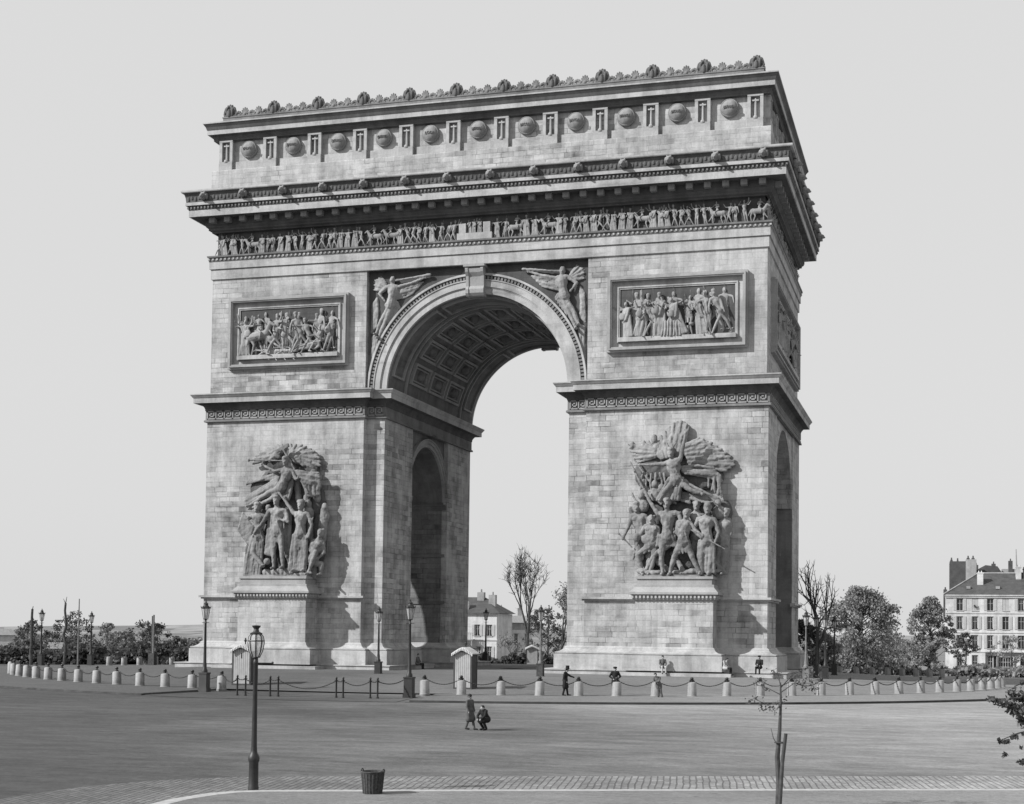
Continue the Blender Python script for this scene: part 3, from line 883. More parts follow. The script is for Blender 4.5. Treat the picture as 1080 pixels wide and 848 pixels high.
def pilaster(w):
    b = MB(); h = w / 2
    b.box(-h, h, -.40, .05, 40.0, 40.58); b.box(-h + .02, h - .02, -.36, .05, 40.58, 40.70)
    b.box(-h, h, -.36, .05, 42.3, 42.54)
    s = .34
    b.box(-h, -s, -.34, .05, 40.68, 42.35); b.box(s, h, -.34, .05, 40.68, 42.35)
    b.capsule((0, -.14, 40.72), (0, -.18, 42.1), .105, .075, 8)               # the sword carved in its niche
    b.box(-.24, .24, -.26, -.02, 41.96, 42.06)
    b.ell((0, -.34, 40.72), (.16, .12, .17), 8, 6)
    return b
pil_me = pilaster(1.16).mesh('pilaster')
PX_ = [-21.30 + 3.8727 * i for i in range(12)]
for x in PX_:
    o = link('pilaster', pil_me, M['stone_plain'], attic); o.location = (x, -AY, 0)
PY_ = [-10.0 + 4.0 * i for i in range(6)]
for y in PY_:
    o = link('pilaster', pil_me, M['stone_plain'], attic); o.location = (AX, y, 0); o.rotation_euler = (0, 0, pi / 2)
for i in range(11):
    obj('panel_base', MB().box(PX_[i] + .9, PX_[i + 1] - .56, -AY - .34, -AY + .05, 40.02, 40.62), M['stone_plain'], attic)
NAMES = ['VALMY', 'JEMAPPES', 'FLEURUS', 'MONTENOTTE', 'LODI', 'CASTIGLIONE', 'ARCOLE', 'RIVOLI', 'PYRAMIDES', 'ABOUKIR', 'ALKMAER']
def shield_mb():
    b = MB()
    prof = [(.0, .42), (.2, .41), (.36, .37), (.50, .29), (.58, .20), (.60, .17), (.64, .18), (.68, .15), (.70, .10), (.70, 0)]
    n = 36
    k = len(prof); vs = []; fs = []
    for i in range(n):
        a = 2 * pi * i / n
        for r, z in prof: vs.append((r * cos(a), -z, r * sin(a)))
    for i in range(n):
        j = (i + 1) % n
        for q in range(k - 1): fs.append((i * k + q, j * k + q, j * k + q + 1, i * k + q + 1))
    return b.add(vs, fs)
sh_me = shield_mb().mesh('shield', 'auto')
def text_mesh(txt, size, ext, width=None):
    cu = bpy.data.curves.new('txt', 'FONT'); cu.body = txt; cu.size = size; cu.extrude = ext; cu.align_x = 'CENTER'; cu.align_y = 'CENTER'
    o = bpy.data.objects.new('txt', cu); COL.objects.link(o)
    dg = bpy.context.evaluated_depsgraph_get(); dg.update()
    me = bpy.data.meshes.new_from_object(o.evaluated_get(dg))
    bpy.data.objects.remove(o); bpy.data.curves.remove(cu)
    me.transform(Matrix.Rotation(pi / 2, 4, 'X'))
    if width:
        xs = [v.co.x for v in me.vertices]; w = max(xs) - min(xs)
        if w > width: me.transform(Matrix.Scale(width / w, 4, (1, 0, 0)))
    me.materials.clear()
    return me
for i in range(11):
    x = (PX_[i] + PX_[i + 1]) / 2
    o = link('shield', sh_me, M['carved'], attic); o.location = (x + .02, -AY - .08, 41.62)
    t = link('shield_lettering', text_mesh(NAMES[i], .30, .03, .86), M['stone_soot_shade'], attic); t.location = (x + .02, -AY - .505, 41.62)
for i in range(5):
    o = link('shield', sh_me, M['relief'], attic); o.location = (AX, (PY_[i] + PY_[i + 1]) / 2, 41.62); o.rotation_euler = (0, 0, pi / 2)

# cresting: big palmettes over the pilasters, small ones and scrolls between
def palmette(h, n, r):
    b = MB()
    for i in range(n):
        a = pi * (i + .5) / n
        L = h * (.62 + .38 * sin(a))
        b.capsule((0, 0, h * .15), (L * .52 * cos(a), -.03 * sin(a), h * .15 + (L - h * .15) * (.35 + .65 * sin(a)) * .93), r * .7, r, 7)
    b.ell((0, -.06, h * .22), (.2 * h, .14 * h, .2 * h), 8, 6)
    return b
big = palmette(1.08, 9, .085)
for q in (-1, 1):
    big.capsule((q * .42, 0, .0), (q * .50, 0, .30), .13, .10, 7); big.capsule((q * .50, 0, .30), (q * .40, 0, .74), .12, .10, 7); big.capsule((q * .2, -.14, .1), (q * .26, -.16, .62), .10, .09, 7); big.capsule((q * .26, -.16, .62), (q * .12, -.12, .86), .09, .07, 7)
big.box(-.50, .50, -.14, .2, -.05, .16); big.capsule((0, -.2, .1), (0, -.22, .5), .14, .12, 8); big.ell((0, .14, .42), (.40, .16, .40), 10, 7)
big_me = remesh(big, .04, 0, .06)
sm = palmette(.74, 7, .072); sm.capsule((-.3, 0, .05), (.3, 0, .05), .09, .09, 6); sm.box(-.12, .12, -.08, .1, -.03, .4)
sm_me = remesh(sm, .03, 1); sm_mb = mesh_to_mb(sm_me)
for x in PX_:
    o = link('acroterion', big_me, M['stone_black'], attic); o.location = (x, -AY + .28, 44.52)
    o.scale = (1.0, 1.0, rg.uniform(.95, 1.03))
for y in (-6.2, -2.1, 2.1, 6.2, 10.1):
    o = link('acroterion', big_me, M['stone_soot_shade'], attic); o.location = (AX - .35, y, 44.52); o.rotation_euler = (0, 0, pi / 2)
cr = MB()
def crest_run(x0, x1, pos):
    L = x1 - x0
    for k in range(2):
        cr.merge(sm_mb, pos(x0 + L * (.345 + .31 * k)) )
    for f in (.19, .5, .81):
        m = pos(x0 + L * f)
        t = MB()
        for i in range(7):
            a = pi * i / 6
            t.ell((.27 * cos(a), 0, .06 + .34 * sin(a)), (.12, .09, .12), 6, 5)
        t.ell((0, .04, .16), (.2, .06, .2), 8, 6)
        cr.merge(t, m)
    for i in range(12):
        t = MB().ell((0, 0, .05), (L / 18, .12, .17), 6, 5); cr.merge(t, pos(x0 + L * (i + .5) / 12))
for i in range(11):
    crest_run(PX_[i], PX_[i + 1], lambda x: Matrix.Translation((x, -AY + .26, 44.52)))
ys = [-10.3, -6.2, -2.1, 2.1, 6.2, 10.1]
for i in range(5):
    crest_run(ys[i], ys[i + 1], lambda y: Matrix.Translation((AX - .33, y, 44.52)) @ Matrix.Rotation(pi / 2, 4, 'Z'))
obj('cresting', cr, M['stone_soot_shade'], attic, 'auto', recalc=False)
# ------------------------------------------------------------------ carved groups on the piers: joints drawn in group units (u right, v down, d forward)
rs = random.Random(11)
class Grp:
    def __init__(s, X0, Z0, u0, v0, ku, kv, par):
        s.a = (X0, Z0, u0, v0, ku, kv, par)
    def __call__(s, u, v, d=68):
        X0, Z0, u0, v0, ku, kv, par = s.a
        dm = d / 60.0 * .76 + .06
        return V((X0 + (u - u0) / ku + par * (dm - 1.13), -D - dm, Z0 + (v0 - v) / kv))
def fig(G, spec, s=2.75, fat=1.12, seg=9):
    """spec: 14 (u, v, d) joints: head neck chest pelvis  sl el hl  sr er hr  pl kl fl  pr kr fr"""
    names = ['head', 'neck', 'chest', 'pelvis', 'sl', 'el', 'hl', 'sr', 'er', 'hr', 'pl', 'kl', 'fl', 'pr', 'kr', 'fr']
    J = {n: G(*p) for n, p in zip(names, spec)}
    b = MB(); body(b, J, s, fat, seg)
    k = s * fat; h = J['head']
    for i in range(11):        # locks of hair round the skull
        a = 2 * pi * i / 11; e = rs.uniform(.2, .9)
        b.ell(h + V((.074 * k * cos(a), .03 * k + .06 * k * sin(a) * .6, .085 * k * e)), (.034 * k, .034 * k, .045 * k), 6, 5)
    for q in (-1, 1): b.ell(h + V((q * .034 * k, -.078 * k, .018 * k)), (.016 * k, .016 * k, .012 * k), 5, 4)
    b.ell(h + V((0, -.07 * k, -.085 * k)), (.04 * k, .035 * k, .03 * k), 6, 5)
    for q in (-1, 1):          # chest and belly modelling
        b.ell(J['chest'] + V((q * .065 * k, -.09 * k, .045 * k)), (.075 * k, .045 * k, .06 * k), 8, 6)
    c0 = J['sl'].lerp(J['sr'], rs.uniform(.1, .3)); c1 = J['pr'].lerp(J['pl'], rs.uniform(-.1, .2))
    for i in range(3):         # a sash across the body
        o = V((rs.uniform(-.05, .05) + .12 * i, -.22, rs.uniform(-.05, .05)))
        b.capsule(c0 + o, c0.lerp(c1, .5) + o + V((0, -.16, 0)), .055, .05, 6); b.capsule(c0.lerp(c1, .5) + o + V((0, -.16, 0)), c1 + o, .05, .06, 6)
    for i in range(6):         # cloth about the hips
        t = i / 5; a = J['pl'].lerp(J['pr'], t * 1.3 - .15) + V((0, -.16, .08)); d = (J['kl'].lerp(J['kr'], t) - a) * rs.uniform(.45, .8)
        b.capsule(a, a + d + V((rs.uniform(-.1, .1), -.05, 0)), .10, .08, 6)
    return b

VOX = .05
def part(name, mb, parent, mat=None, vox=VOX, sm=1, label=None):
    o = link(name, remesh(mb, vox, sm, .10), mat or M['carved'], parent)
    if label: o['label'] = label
    return o

def pedestal(x0, x1, bx0, bx1, parent):
    b = MB()
    r = lambda o: [(x0 - o, -13.1 - o), (x1 + o, -13.1 - o), (x1 + o, -10.95), (x0 - o, -10.95)]
    b.mould(r(0), [(0, 5.45), (.08, 5.50), (.18, 5.55), (.18, 5.62), (.22, 5.85), (.40, 5.90), (.40, 6.06), (.34, 6.10), (.06, 6.42), (.06, 6.60), (-.12, 6.62), (-.12, 6.98), (-.02, 7.02), (-.02, 7.20), (-1.0, 7.24)])
    o = obj('pedestal_top', b, M['stone_rib'], parent)
    n = int((x1 - x0) / .26); e = MB()
    for i in range(n + 1):
        x = x0 - .15 + (x1 - x0 + .3) * i / n
        e.box(x - .07, x + .07, -13.1 - .30, -13.1 - .15, 5.64, 5.84)
    for i in range(8):
        y = -13.2 + 2.0 * i / 7
        e.box(x1 + .15, x1 + .30, y - .07, y + .07, 5.64, 5.84)
    obj('egg_row', e, M['stone_plain'], parent)
    return o

# right-hand group: a winged spirit with raised arm urging on a crowd of warriors -------------------
G = Grp(15.89, 7.25, 290, 718, 58.5, 60.5, .184)
grp = obj('sculpture_group', MB().box(13.3, 18.7, -12.6, -11.0, 7.2, 7.34), M['carved'], arch)
grp['label'] = 'carved group of marching warriors under a winged figure with raised arm'
pedestal(13.18, 18.81, 0, 0, grp)
b = MB()   # the mass of stone behind the figures
for (u, v, r1, r2) in ((290, 600, 150, 110), (190, 560, 80, 130), (420, 560, 90, 150), (300, 440, 170, 70), (480, 520, 50, 130), (300, 290, 140, 70), (180, 260, 70, 80), (410, 280, 90, 60), (250, 170, 90, 50), (430, 660, 70, 60), (500, 440, 34, 60)):
    c = G(u, v, 8); b.ell(c, (r1 / 58, .42, r2 / 60), 12, 8)
part('stone_mass', b, grp, M['stone_black'])  # dark tone sets the deep shadow between figures into the stone
b = fig(G, [(268, 182, 105), (272, 206, 98), (280, 240, 92), (292, 298, 88), (248, 226, 95), (196, 230, 105), (140, 230, 112), (308, 212, 112), (320, 152, 128), (329, 104, 132), (280, 306, 92), (240, 352, 112), (226, 384, 100), (306, 304, 88), (356, 346, 98), (408, 362, 84)], 2.9)
b.capsule(G(150, 230, 114), G(46, 236, 116), .07, .03, 6)
b.ell(G(268, 164, 104), (.30, .34, .2), 10, 6); b.capsule(G(258, 160, 104), G(248, 128, 100), .09, .04, 6); b.capsule(G(276, 158, 104), G(290, 136, 96), .1, .05, 6)
for a in (-12, -4, 4, 12): b.capsule(G(329 + a * .4, 102, 132), G(329 + a, 78 + abs(a) * .4, 132), .06, .05, 5)
part('carved_figure', b, grp, label='winged spirit with raised arm and sword')
b = MB()
folds(b, G(262, 290, 96), G(318, 292, 96), G(214, 384, 104), G(300, 380, 84), 8, .12, .16, rs, .10)
folds(b, G(300, 290, 80), G(330, 300, 70), G(470, 380, 66), G(440, 396, 50), 6, .12, .13, rs, .12)
folds(b, G(310, 240, 70), G(330, 268, 80), G(450, 246, 56), G(488, 300, 44), 6, .13, .13, rs, .14)
folds(b, G(440, 250, 50), G(480, 280, 52), G(430, 330, 60), G(486, 372, 44), 5, .12, .10, rs, .12)
folds(b, G(150, 262, 70), G(240, 268, 80), G(140, 330, 60), G(250, 330, 70), 6, .12, .11, rs, .14)
folds(b, G(150, 360, 60), G(200, 330, 60), G(230, 400, 70), G(470, 390, 60), 5, .12, .12, rs, .12)
part('drapery', b, grp)
b = MB()
feathers(b, [G(318, 150, 40), G(340, 190, 40), G(352, 240, 36)], [G(388, 112, 26), G(440, 132, 22), G(500, 172, 18), G(548, 226, 12), G(496, 262, 22)], 12, .15, .12)
b.capsule(G(318, 160, 44), G(400, 124, 34), .18, .12); b.capsule(G(400, 124, 34), G(530, 214, 20), .13, .06)
feathers(b, [G(306, 196, 44), G(270, 190, 42), G(228, 196, 40)], [G(344, 60, 20), G(318, 34, 16), G(276, 44, 14), G(226, 96, 16), G(190, 156, 22)], 11, .16, .14)
part('carved_wing', b, grp)
b = MB()     # standards and trophies behind on the left
feathers(b, [G(205, 190, 40), G(200, 170, 40), G(190, 150, 40)], [G(120, 214, 30), G(84, 150, 26), G(150, 118, 22)], 8, .11, .07, .5)
for (p, q) in (((84, 130, 30), (190, 150, 40)), ((92, 214, 80), (150, 330, 80)), ((110, 200, 60), (176, 300, 70)), ((100, 350, 50), (130, 410, 60)), ((170, 118, 24), (205, 170, 40)), ((120, 130, 20), (150, 170, 40))):
    b.capsule(G(*p), G(*q), .09, .09, 6)
for (u, v, r) in ((100, 134, .2), (150, 128, .18), (196, 110, .26), (206, 150, .28)): b.ell(G(u, v, 28), (r, r, r * 1.5), 8, 6)
part('trophies', b, grp)
ROW = {
 'old_warrior': [(122, 416, 62), (126, 436, 60), (134, 474, 56), (150, 546, 54), (104, 452, 60), (84, 508, 72), (66, 548, 84), (160, 452, 58), (178, 500, 70), (150, 540, 78), (138, 556, 56), (130, 620, 60), (150, 704, 62), (166, 556, 52), (182, 630, 58), (160, 706, 50)],
 'crouched': [(186, 470, 86), (186, 484, 82), (190, 520, 80), (186, 580, 72), (160, 500, 84), (138, 540, 92), (128, 572, 92), (214, 508, 84), (220, 560, 90), (190, 580, 94), (172, 592, 74), (128, 624, 84), (150, 704, 70), (202, 592, 72), (200, 640, 84), (180, 706, 76)],
 'chief': [(252, 402, 104), (254, 426, 100), (258, 470, 98), (256, 556, 94), (216, 446, 100), (184, 398, 104), (158, 344, 104), (304, 446, 98), (322, 500, 108), (292, 524, 116), (238, 568, 96), (232, 640, 108), (238, 708, 104), (276, 568, 92), (200, 628, 84), (156, 708, 76)],
 'youth': [(338, 446, 112), (334, 466, 108), (326, 508, 106), (326, 572, 102), (302, 486, 108), (296, 530, 114), (320, 560, 120), (354, 488, 106), (376, 520, 114), (402, 540, 118), (312, 584, 104), (286, 634, 114), (268, 708, 110), (342, 582, 102), (364, 640, 110), (398, 706, 104)],
 'helmeted': [(426, 428, 96), (424, 450, 92), (420, 490, 90), (424, 566, 86), (386, 472, 92), (366, 520, 104), (396, 548, 112), (456, 474, 88), (474, 530, 92), (460, 572, 100), (408, 580, 90), (400, 640, 96), (404, 708, 96), (440, 580, 84), (440, 644, 92), (434, 708, 92)],
 'behind': [(380, 408, 60), (380, 428, 58), (380, 468, 52), (380, 540, 48), (354, 452, 54), (346, 500, 56), (356, 540, 58), (406, 452, 54), (414, 500, 56), (400, 540, 58), (370, 556, 46), (368, 620, 46), (368, 700, 44), (392, 556, 44), (396, 620, 44), (396, 700, 44)],
 'last': [(504, 440, 44), (502, 462, 42), (496, 502, 40), (490, 570, 38), (470, 486, 42), (456, 530, 48), (470, 566, 52), (520, 486, 38), (526, 530, 40), (510, 566, 44), (480, 584, 38), (470, 640, 40), (462, 704, 40), (500, 584, 36), (498, 640, 38), (492, 704, 36)],
}
for nm, sp in ROW.items():
    b = fig(G, sp, 2.85, 1.16)
    if nm == 'chief':
        for i in range(9): b.capsule(G(218 + i * 9, 540, 106), G(212 + i * 10, 586, 104), .09, .10, 6)
        b.ell(G(252, 386, 100), (.32, .36, .22), 8, 6); b.capsule(G(252, 420, 112), G(254, 440, 112), .16, .12, 7)
        folds(b, G(296, 446, 80), G(312, 440, 70), G(290, 590, 80), G(320, 580, 70), 4, .10, .12, rs, .08)
    if nm == 'helmeted':
        b.ell(G(426, 412, 96), (.30, .36, .26), 9, 6); b.capsule(G(404, 396, 92), G(452, 396, 90), .10, .09, 6); b.capsule(G(452, 396, 90), G(478, 424, 80), .09, .07, 6)
        folds(b, G(392, 566, 96), G(456, 566, 92), G(388, 700, 94), G(456, 700, 90), 7, .12, .14, rs, .06)
        b.capsule(G(346, 512, 118), G(500, 602, 112), .065, .05, 6)
    if nm == 'old_warrior':
        b.capsule(G(46, 530, 86), G(104, 590, 80), .09, .06, 6); b.ell(G(122, 396, 62), (.30, .34, .2), 9, 6); b.capsule(G(96, 420, 60), G(104, 440, 50), .2, .2, 7)
        folds(b, G(126, 560, 64), G(170, 560, 56), G(110, 640, 60), G(190, 640, 50), 5, .11, .12, rs, .08)
    if nm == 'crouched': b.ell(G(178, 556, 88), (.62, .3, .42), 12, 8); b.ell(G(124, 548, 92), (.3, .28, .36), 10, 7)
    if nm == 'last': folds(b, G(470, 480, 44), G(520, 470, 34), G(456, 690, 44), G(510, 700, 30), 6, .13, .14, rs, .1)
    part('carved_figure', b, grp)
b = MB()
for (u, v, d) in ((142, 362, 60), (200, 312, 64), (150, 300, 50), (470, 396, 56), (230, 330, 66)):
    b.ell(G(u, v, d), (.26, .28, .34), 9, 7); b.ell(G(u + 6, v + 44, d - 12), (.52, .4, .55), 9, 7)
for k in range(14):
    u = 150 + k * 24; b.ell(G(u, 700 + rs.uniform(-8, 6), 60 + rs.uniform(-20, 20)), (.45, .35, rs.uniform(.15, .3)), 8, 6)
for (p, q) in (((200, 640, 60), (260, 690, 70)), ((280, 620, 40), (330, 700, 60)), ((440, 640, 50), (500, 700, 40))): b.capsule(G(*p), G(*q), .25, .2, 7)
part('background_heads', b, grp)

# left-hand group: a crowned man in a long cloak between two women, a winged herald above ------------
G = Grp(-14.98, 7.24, 290, 700, 56.8, 61.8, .485)
grp = obj('sculpture_group', MB().box(-18.2, -12.7, -12.6, -11.0, 7.2, 7.34), M['carved'], arch)
grp['label'] = 'carved group of a cloaked man between two women under a winged herald'
pedestal(-18.31, -12.58, 0, 0, grp)
b = MB()
for (u, v, r1, r2) in ((280, 560, 140, 150), (190, 590, 90, 110), (400, 560, 80, 160), (300, 400, 130, 90), (300, 250, 140, 90), (300, 140, 110, 60), (440, 330, 50, 90), (460, 520, 40, 130), (200, 270, 80, 60), (410, 180, 50, 60), (420, 660, 60, 40)):
    b.ell(G(u, v, 8), (r1 / 57, .42, r2 / 61), 12, 8)
part('stone_mass', b, grp, M['stone_black'])  # shadow behind the figures is painted in by the dark tone
b = fig(G, [(292, 150, 104), (296, 174, 100), (300, 210, 96), (276, 270, 84), (276, 190, 102), (240, 196, 110), (190, 168, 106), (326, 196, 96), (346, 236, 104), (352, 232, 112), (266, 276, 86), (206, 300, 80), (118, 358, 56), (280, 286, 80), (220, 330, 74), (130, 370, 50)], 2.7)
b.capsule(G(282, 146, 112), G(118, 138, 104), .05, .08, 7); b.ell(G(114, 138, 104), (.12, .16, .16), 8, 6)
b.ell(G(292, 134, 102), (.28, .34, .2), 9, 6)
part('carved_figure', b, grp, label='flying herald blowing a long trumpet')
b = MB()
folds(b, G(270, 196, 76), G(262, 240, 74), G(104, 250, 34), G(118, 230, 34), 6, .13, .10, rs, .14)
folds(b, G(262, 226, 84), G(252, 290, 84), G(98, 316, 38), G(108, 350, 40), 8, .13, .10, rs, .14)
folds(b, G(300, 220, 80), G(330, 240, 80), G(262, 320, 74), G(310, 330, 70), 6, .12, .12, rs, .1)
part('drapery', b, grp)
b = MB()
feathers(b, [G(268, 124, 30), G(264, 110, 30), G(276, 96, 30)], [G(134, 134, 26), G(152, 96, 20), G(190, 66, 16), G(240, 48, 14), G(284, 44, 14)], 9, .15, .12, 1.0, 6, .22)
feathers(b, [G(318, 124, 34), G(336, 130, 34), G(350, 150, 30)], [G(318, 42, 18), G(378, 48, 20), G(430, 76, 20), G(458, 112, 18), G(464, 158, 16)], 10, .15, .12, 1.0, 6, .28)
part('carved_wing', b, grp)
b = MB()     # the staff and banner
b.capsule(G(272, 76, 96), G(402, 300, 100), .085, .085, 7); b.obox(G(276, 84, 96), (.5, .1, .28), (-.03, .08, 0), (-.08, 0, .15))
folds(b, G(352, 196, 98), G(378, 250, 100), G(452, 206, 70), G(462, 270, 66), 7, .14, .12, rs, .14)
folds(b, G(380, 244, 98), G(460, 250, 66), G(398, 318, 88), G(458, 306, 64), 7, .12, .12, rs, .1)
for (p, q) in (((430, 200, 40), (452, 330, 40)), ((400, 320, 50), (440, 700, 40)), ((352, 240, 40), (360, 330, 40))): b.capsule(G(*p), G(*q), .3, .26, 8)
part('banner', b, grp)
ROW = {
 'man': [(252, 338, 108), (254, 362, 104), (258, 404, 102), (258, 492, 98), (220, 386, 104), (190, 440, 112), (150, 488, 118), (298, 388, 102), (310, 440, 112), (272, 430, 120), (244, 504, 100), (244, 580, 108), (246, 660, 102), (276, 504, 98), (282, 576, 112), (290, 658, 108)],
 'woman_right': [(370, 362, 104), (370, 386, 100), (372, 424, 98), (370, 500, 96), (340, 402, 100), (312, 362, 104), (270, 308, 108), (404, 404, 98), (424, 456, 104), (412, 508, 112), (356, 512, 98), (350, 590, 106), (346, 672, 102), (388, 512, 94), (398, 590, 100), (392, 672, 96)],
 'woman_left': [(160, 370, 86), (162, 392, 84), (168, 428, 84), (170, 510, 80), (136, 410, 86), (112, 430, 100), (84, 424, 104), (196, 412, 84), (188, 462, 100), (148, 500, 108), (154, 528, 84), (142, 590, 104), (196, 652, 108), (186, 528, 80), (160, 620, 84), (120, 706, 80)],
 'prisoner': [(468, 494, 84), (464, 516, 80), (452, 556, 76), (430, 620, 70), (430, 534, 80), (416, 576, 90), (440, 596, 98), (480, 536, 70), (486, 586, 74), (460, 614, 84), (418, 632, 74), (446, 586, 100), (410, 688, 98), (440, 640, 66), (476, 640, 70), (470, 690, 60)],
}
for nm, sp in ROW.items():
    b = fig(G, sp, 2.85, 1.14)
    if nm == 'man':
        folds(b, G(222, 382, 92), G(300, 384, 86), G(206, 590, 92), G(240, 600, 96), 7, .13, .15, rs, .06)
        folds(b, G(290, 384, 80), G(322, 396, 70), G(300, 590, 74), G(330, 650, 60), 5, .14, .16, rs, .06)
        folds(b, G(230, 410, 110), G(290, 400, 110), G(232, 470, 108), G(290, 470, 106), 5, .10, .10, rs, .05)
        b.ell(G(252, 320, 106), (.30, .34, .16), 9, 6)
    if nm == 'woman_right':
        folds(b, G(338, 506, 104), G(402, 506, 100), G(322, 670, 106), G(390, 674, 100), 8, .13, .16, rs, .05)
        b.ell(G(372, 346, 98), (.34, .36, .26), 9, 6); b.capsule(G(400, 520, 112), G(430, 420, 100), .10, .05, 6)
    if nm == 'woman_left':
        b.obox(G(104, 470, 106), (.42, .12, -.62), (-.06, .09, 0), (.28, -.1, .72))
        folds(b, G(140, 510, 96), G(190, 520, 92), G(108, 700, 92), G(176, 696, 84), 8, .14, .16, rs, .08)
        b.ell(G(160, 352, 84), (.32, .34, .22), 9, 6); b.ell(G(212, 630, 112), (.28, .28, .28), 10, 7)
    if nm == 'prisoner':
        b.capsule(G(350, 694, 100), G(424, 686, 100), .17, .13, 7)
    part('carved_figure', b, grp)
b = MB()
for (u, v, d) in ((214, 370, 60), (408, 350, 62), (486, 368, 40), (130, 640, 60)):
    b.ell(G(u, v, d), (.26, .28, .34), 9, 7); b.ell(G(u, v + 46, d - 12), (.46, .4, .55), 9, 7)
b.capsule(G(486, 380, 30), G(474, 520, 30), .34, .4, 8)
for k in range(7): b.ell(G(212 + k * 20, 684 + rs.uniform(-6, 4), 88), (.36, .4, rs.uniform(.3, .42)), 8, 6)
folds(b, G(110, 600, 70), G(150, 590, 70), G(104, 706, 80), G(150, 706, 80), 4, .16, .18, rs, .06)
part('background_heads', b, grp)

# ------------------------------------------------------------------ spandrels: a winged trumpeter either side of the arch
def spandrel(sx):
    # drawn for the left spandrel in metres (x from the arch axis, z)
    P = lambda x, z, o=.22: V((sx * -x if sx > 0 else x, -REC - o, z))
    names = ['head', 'neck', 'chest', 'pelvis', 'sl', 'el', 'hl', 'sr', 'er', 'hr', 'pl', 'kl', 'fl', 'pr', 'kr', 'fr']
    pts = [(-6.85, 30.35), (-6.80, 30.0), (-6.78, 29.5), (-7.0, 28.4), (-7.25, 29.85), (-7.95, 29.35), (-7.55, 28.85), (-6.35, 29.8), (-5.3, 30.05), (-4.2, 30.4), (-7.1, 28.2), (-7.75, 27.2), (-8.15, 26.2), (-6.95, 28.15), (-7.45, 27.0), (-7.95, 25.9)]
    J = {n: P(x, z, .26) for n, (x, z) in zip(names, pts)}
    b = MB(); body(b, J, 2.55, 1.12, 9)
    b.capsule(P(-6.6, 30.3, .3), P(-3.75, 30.62, .3), .07, .12, 7)
    rr = random.Random(3 + sx)
    feathers(b, [P(-7.3, 29.9, .1), P(-7.5, 29.6, .1)], [P(-7.9, 30.75, .05), P(-8.5, 30.4, .05), P(-8.5, 29.6, .05)], 8, .12, .07, .5)
    folds(b, P(-6.6, 28.9, .16), P(-6.4, 29.6, .16), P(-5.2, 29.3, .1), P(-4.4, 30.1, .1), 7, .12, .08, rr, .1)
    folds(b, P(-6.9, 28.0, .16), P(-6.5, 28.6, .16), P(-7.2, 26.9, .08), P(-6.3, 28.2, .06), 6, .12, .09, rr, .1)
    folds(b, P(-8.5, 28.6, .06), P(-8.2, 29.0, .06), P(-8.6, 26.4, .05), P(-8.2, 26.8, .05), 5, .12, .1, rr, .1)
    folds(b, P(-8.5, 26.0, .05), P(-8.1, 26.2, .05), P(-8.6, 23.6, .04), P(-8.4, 23.9, .04), 4, .12, .1, rr, .1)
    part('spandrel_relief', b, arch, M['relief'], .045, 1)
    bp = [(sx * -x if sx > 0 else x, z) for x, z in
          [(-8.86, 31.1)] + [((RV + 1.5) * -cos(radians(a)), ZI + (RV + 1.5) * sin(radians(a))) for a in range(12, 84, 4)] + [(-.8, 31.1)]]
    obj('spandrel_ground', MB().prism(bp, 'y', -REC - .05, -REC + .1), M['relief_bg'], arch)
spandrel(-1); spandrel(1)

# ------------------------------------------------------------------ relief figures in stock poses (height 1, standing at the origin, facing -y)
def pose(kind, rng):
    j = lambda a: rng.uniform(-a, a)
    st = {'stand': (.06, .06), 'stride': (.19, -.19), 'run': (.30, -.27)}[kind]
    l = .05 if kind == 'stride' else .10 if kind == 'run' else 0
    J = dict(head=(l + .01, -.03, .93), neck=(l, -.01, .86), chest=(l * .8, 0, .73), pelvis=(0, 0, .53))
    for q, sg, ft in (('l', -1, st[0]), ('r', 1, st[1])):
        J['p' + q] = (sg * .045, 0, .50); J['k' + q] = (sg * .05 + ft * .55 + j(.02), -.05, .28); J['f' + q] = (sg * .05 + ft, 0, .03)
        J['s' + q] = (l * .85 + sg * .105, -.01, .80)
        e = rng.choice([(sg * .15, -.04, .65), (sg * .2, -.06, .76), (sg * .14, -.08, .62), (sg * .24, -.04, .80)])
        J['e' + q] = (e[0] + l, e[1], e[2])
        h = rng.choice([(.02, -.12, -.03), (sg * .08, -.08, .12), (sg * .02, -.04, -.13), (.1, -.1, .1)])
        J['h' + q] = (e[0] + h[0] + l, e[1] + h[1], e[2] + h[2])
        J['t' + q] = (.7, -.7, 0)
    return {k: V(v) for k, v in J.items()}
def stock(kind, robe, seed):
    rng = random.Random(seed); b = MB(); J = pose(kind, rng)
    body(b, J, 1 / 1.75, 1.05, 7)
    if robe:
        folds(b, (-.09, -.03, .60), (.09, -.03, .60), (-.13, -.05, .05), (.13, -.03, .05), 6, .035, .045, rng, .02)
        if rng.random() < .6: folds(b, (-.1, -.06, .80), (.1, -.06, .74), (.02, -.09, .50), (.14, -.04, .45), 4, .03, .03, rng, .02)
    if rng.random() < .5: b.capsule((rng.uniform(.1, .2), -.12, .04), (rng.uniform(.0, .3), -.10, 1.14), .012, .012, 5)
    if rng.random() < .4: b.ell((.12, -.12, .60), (.09, .03, .11), 9, 6)
    if rng.random() < .5: b.ell(J['head'] + V((0, 0, .05)), (.06, .065, .05), 8, 5)
    if rng.random() < .35: b.capsule(J['sr'], J['sr'] + V((.10, -.04, .10)), .035, .03, 6); b.capsule(J['sr'] + V((.10, -.04, .10)), J['sr'] + V((.12, -.06, .26)), .03, .025, 6)
    return mesh_to_mb(remesh(b, .016, 1))
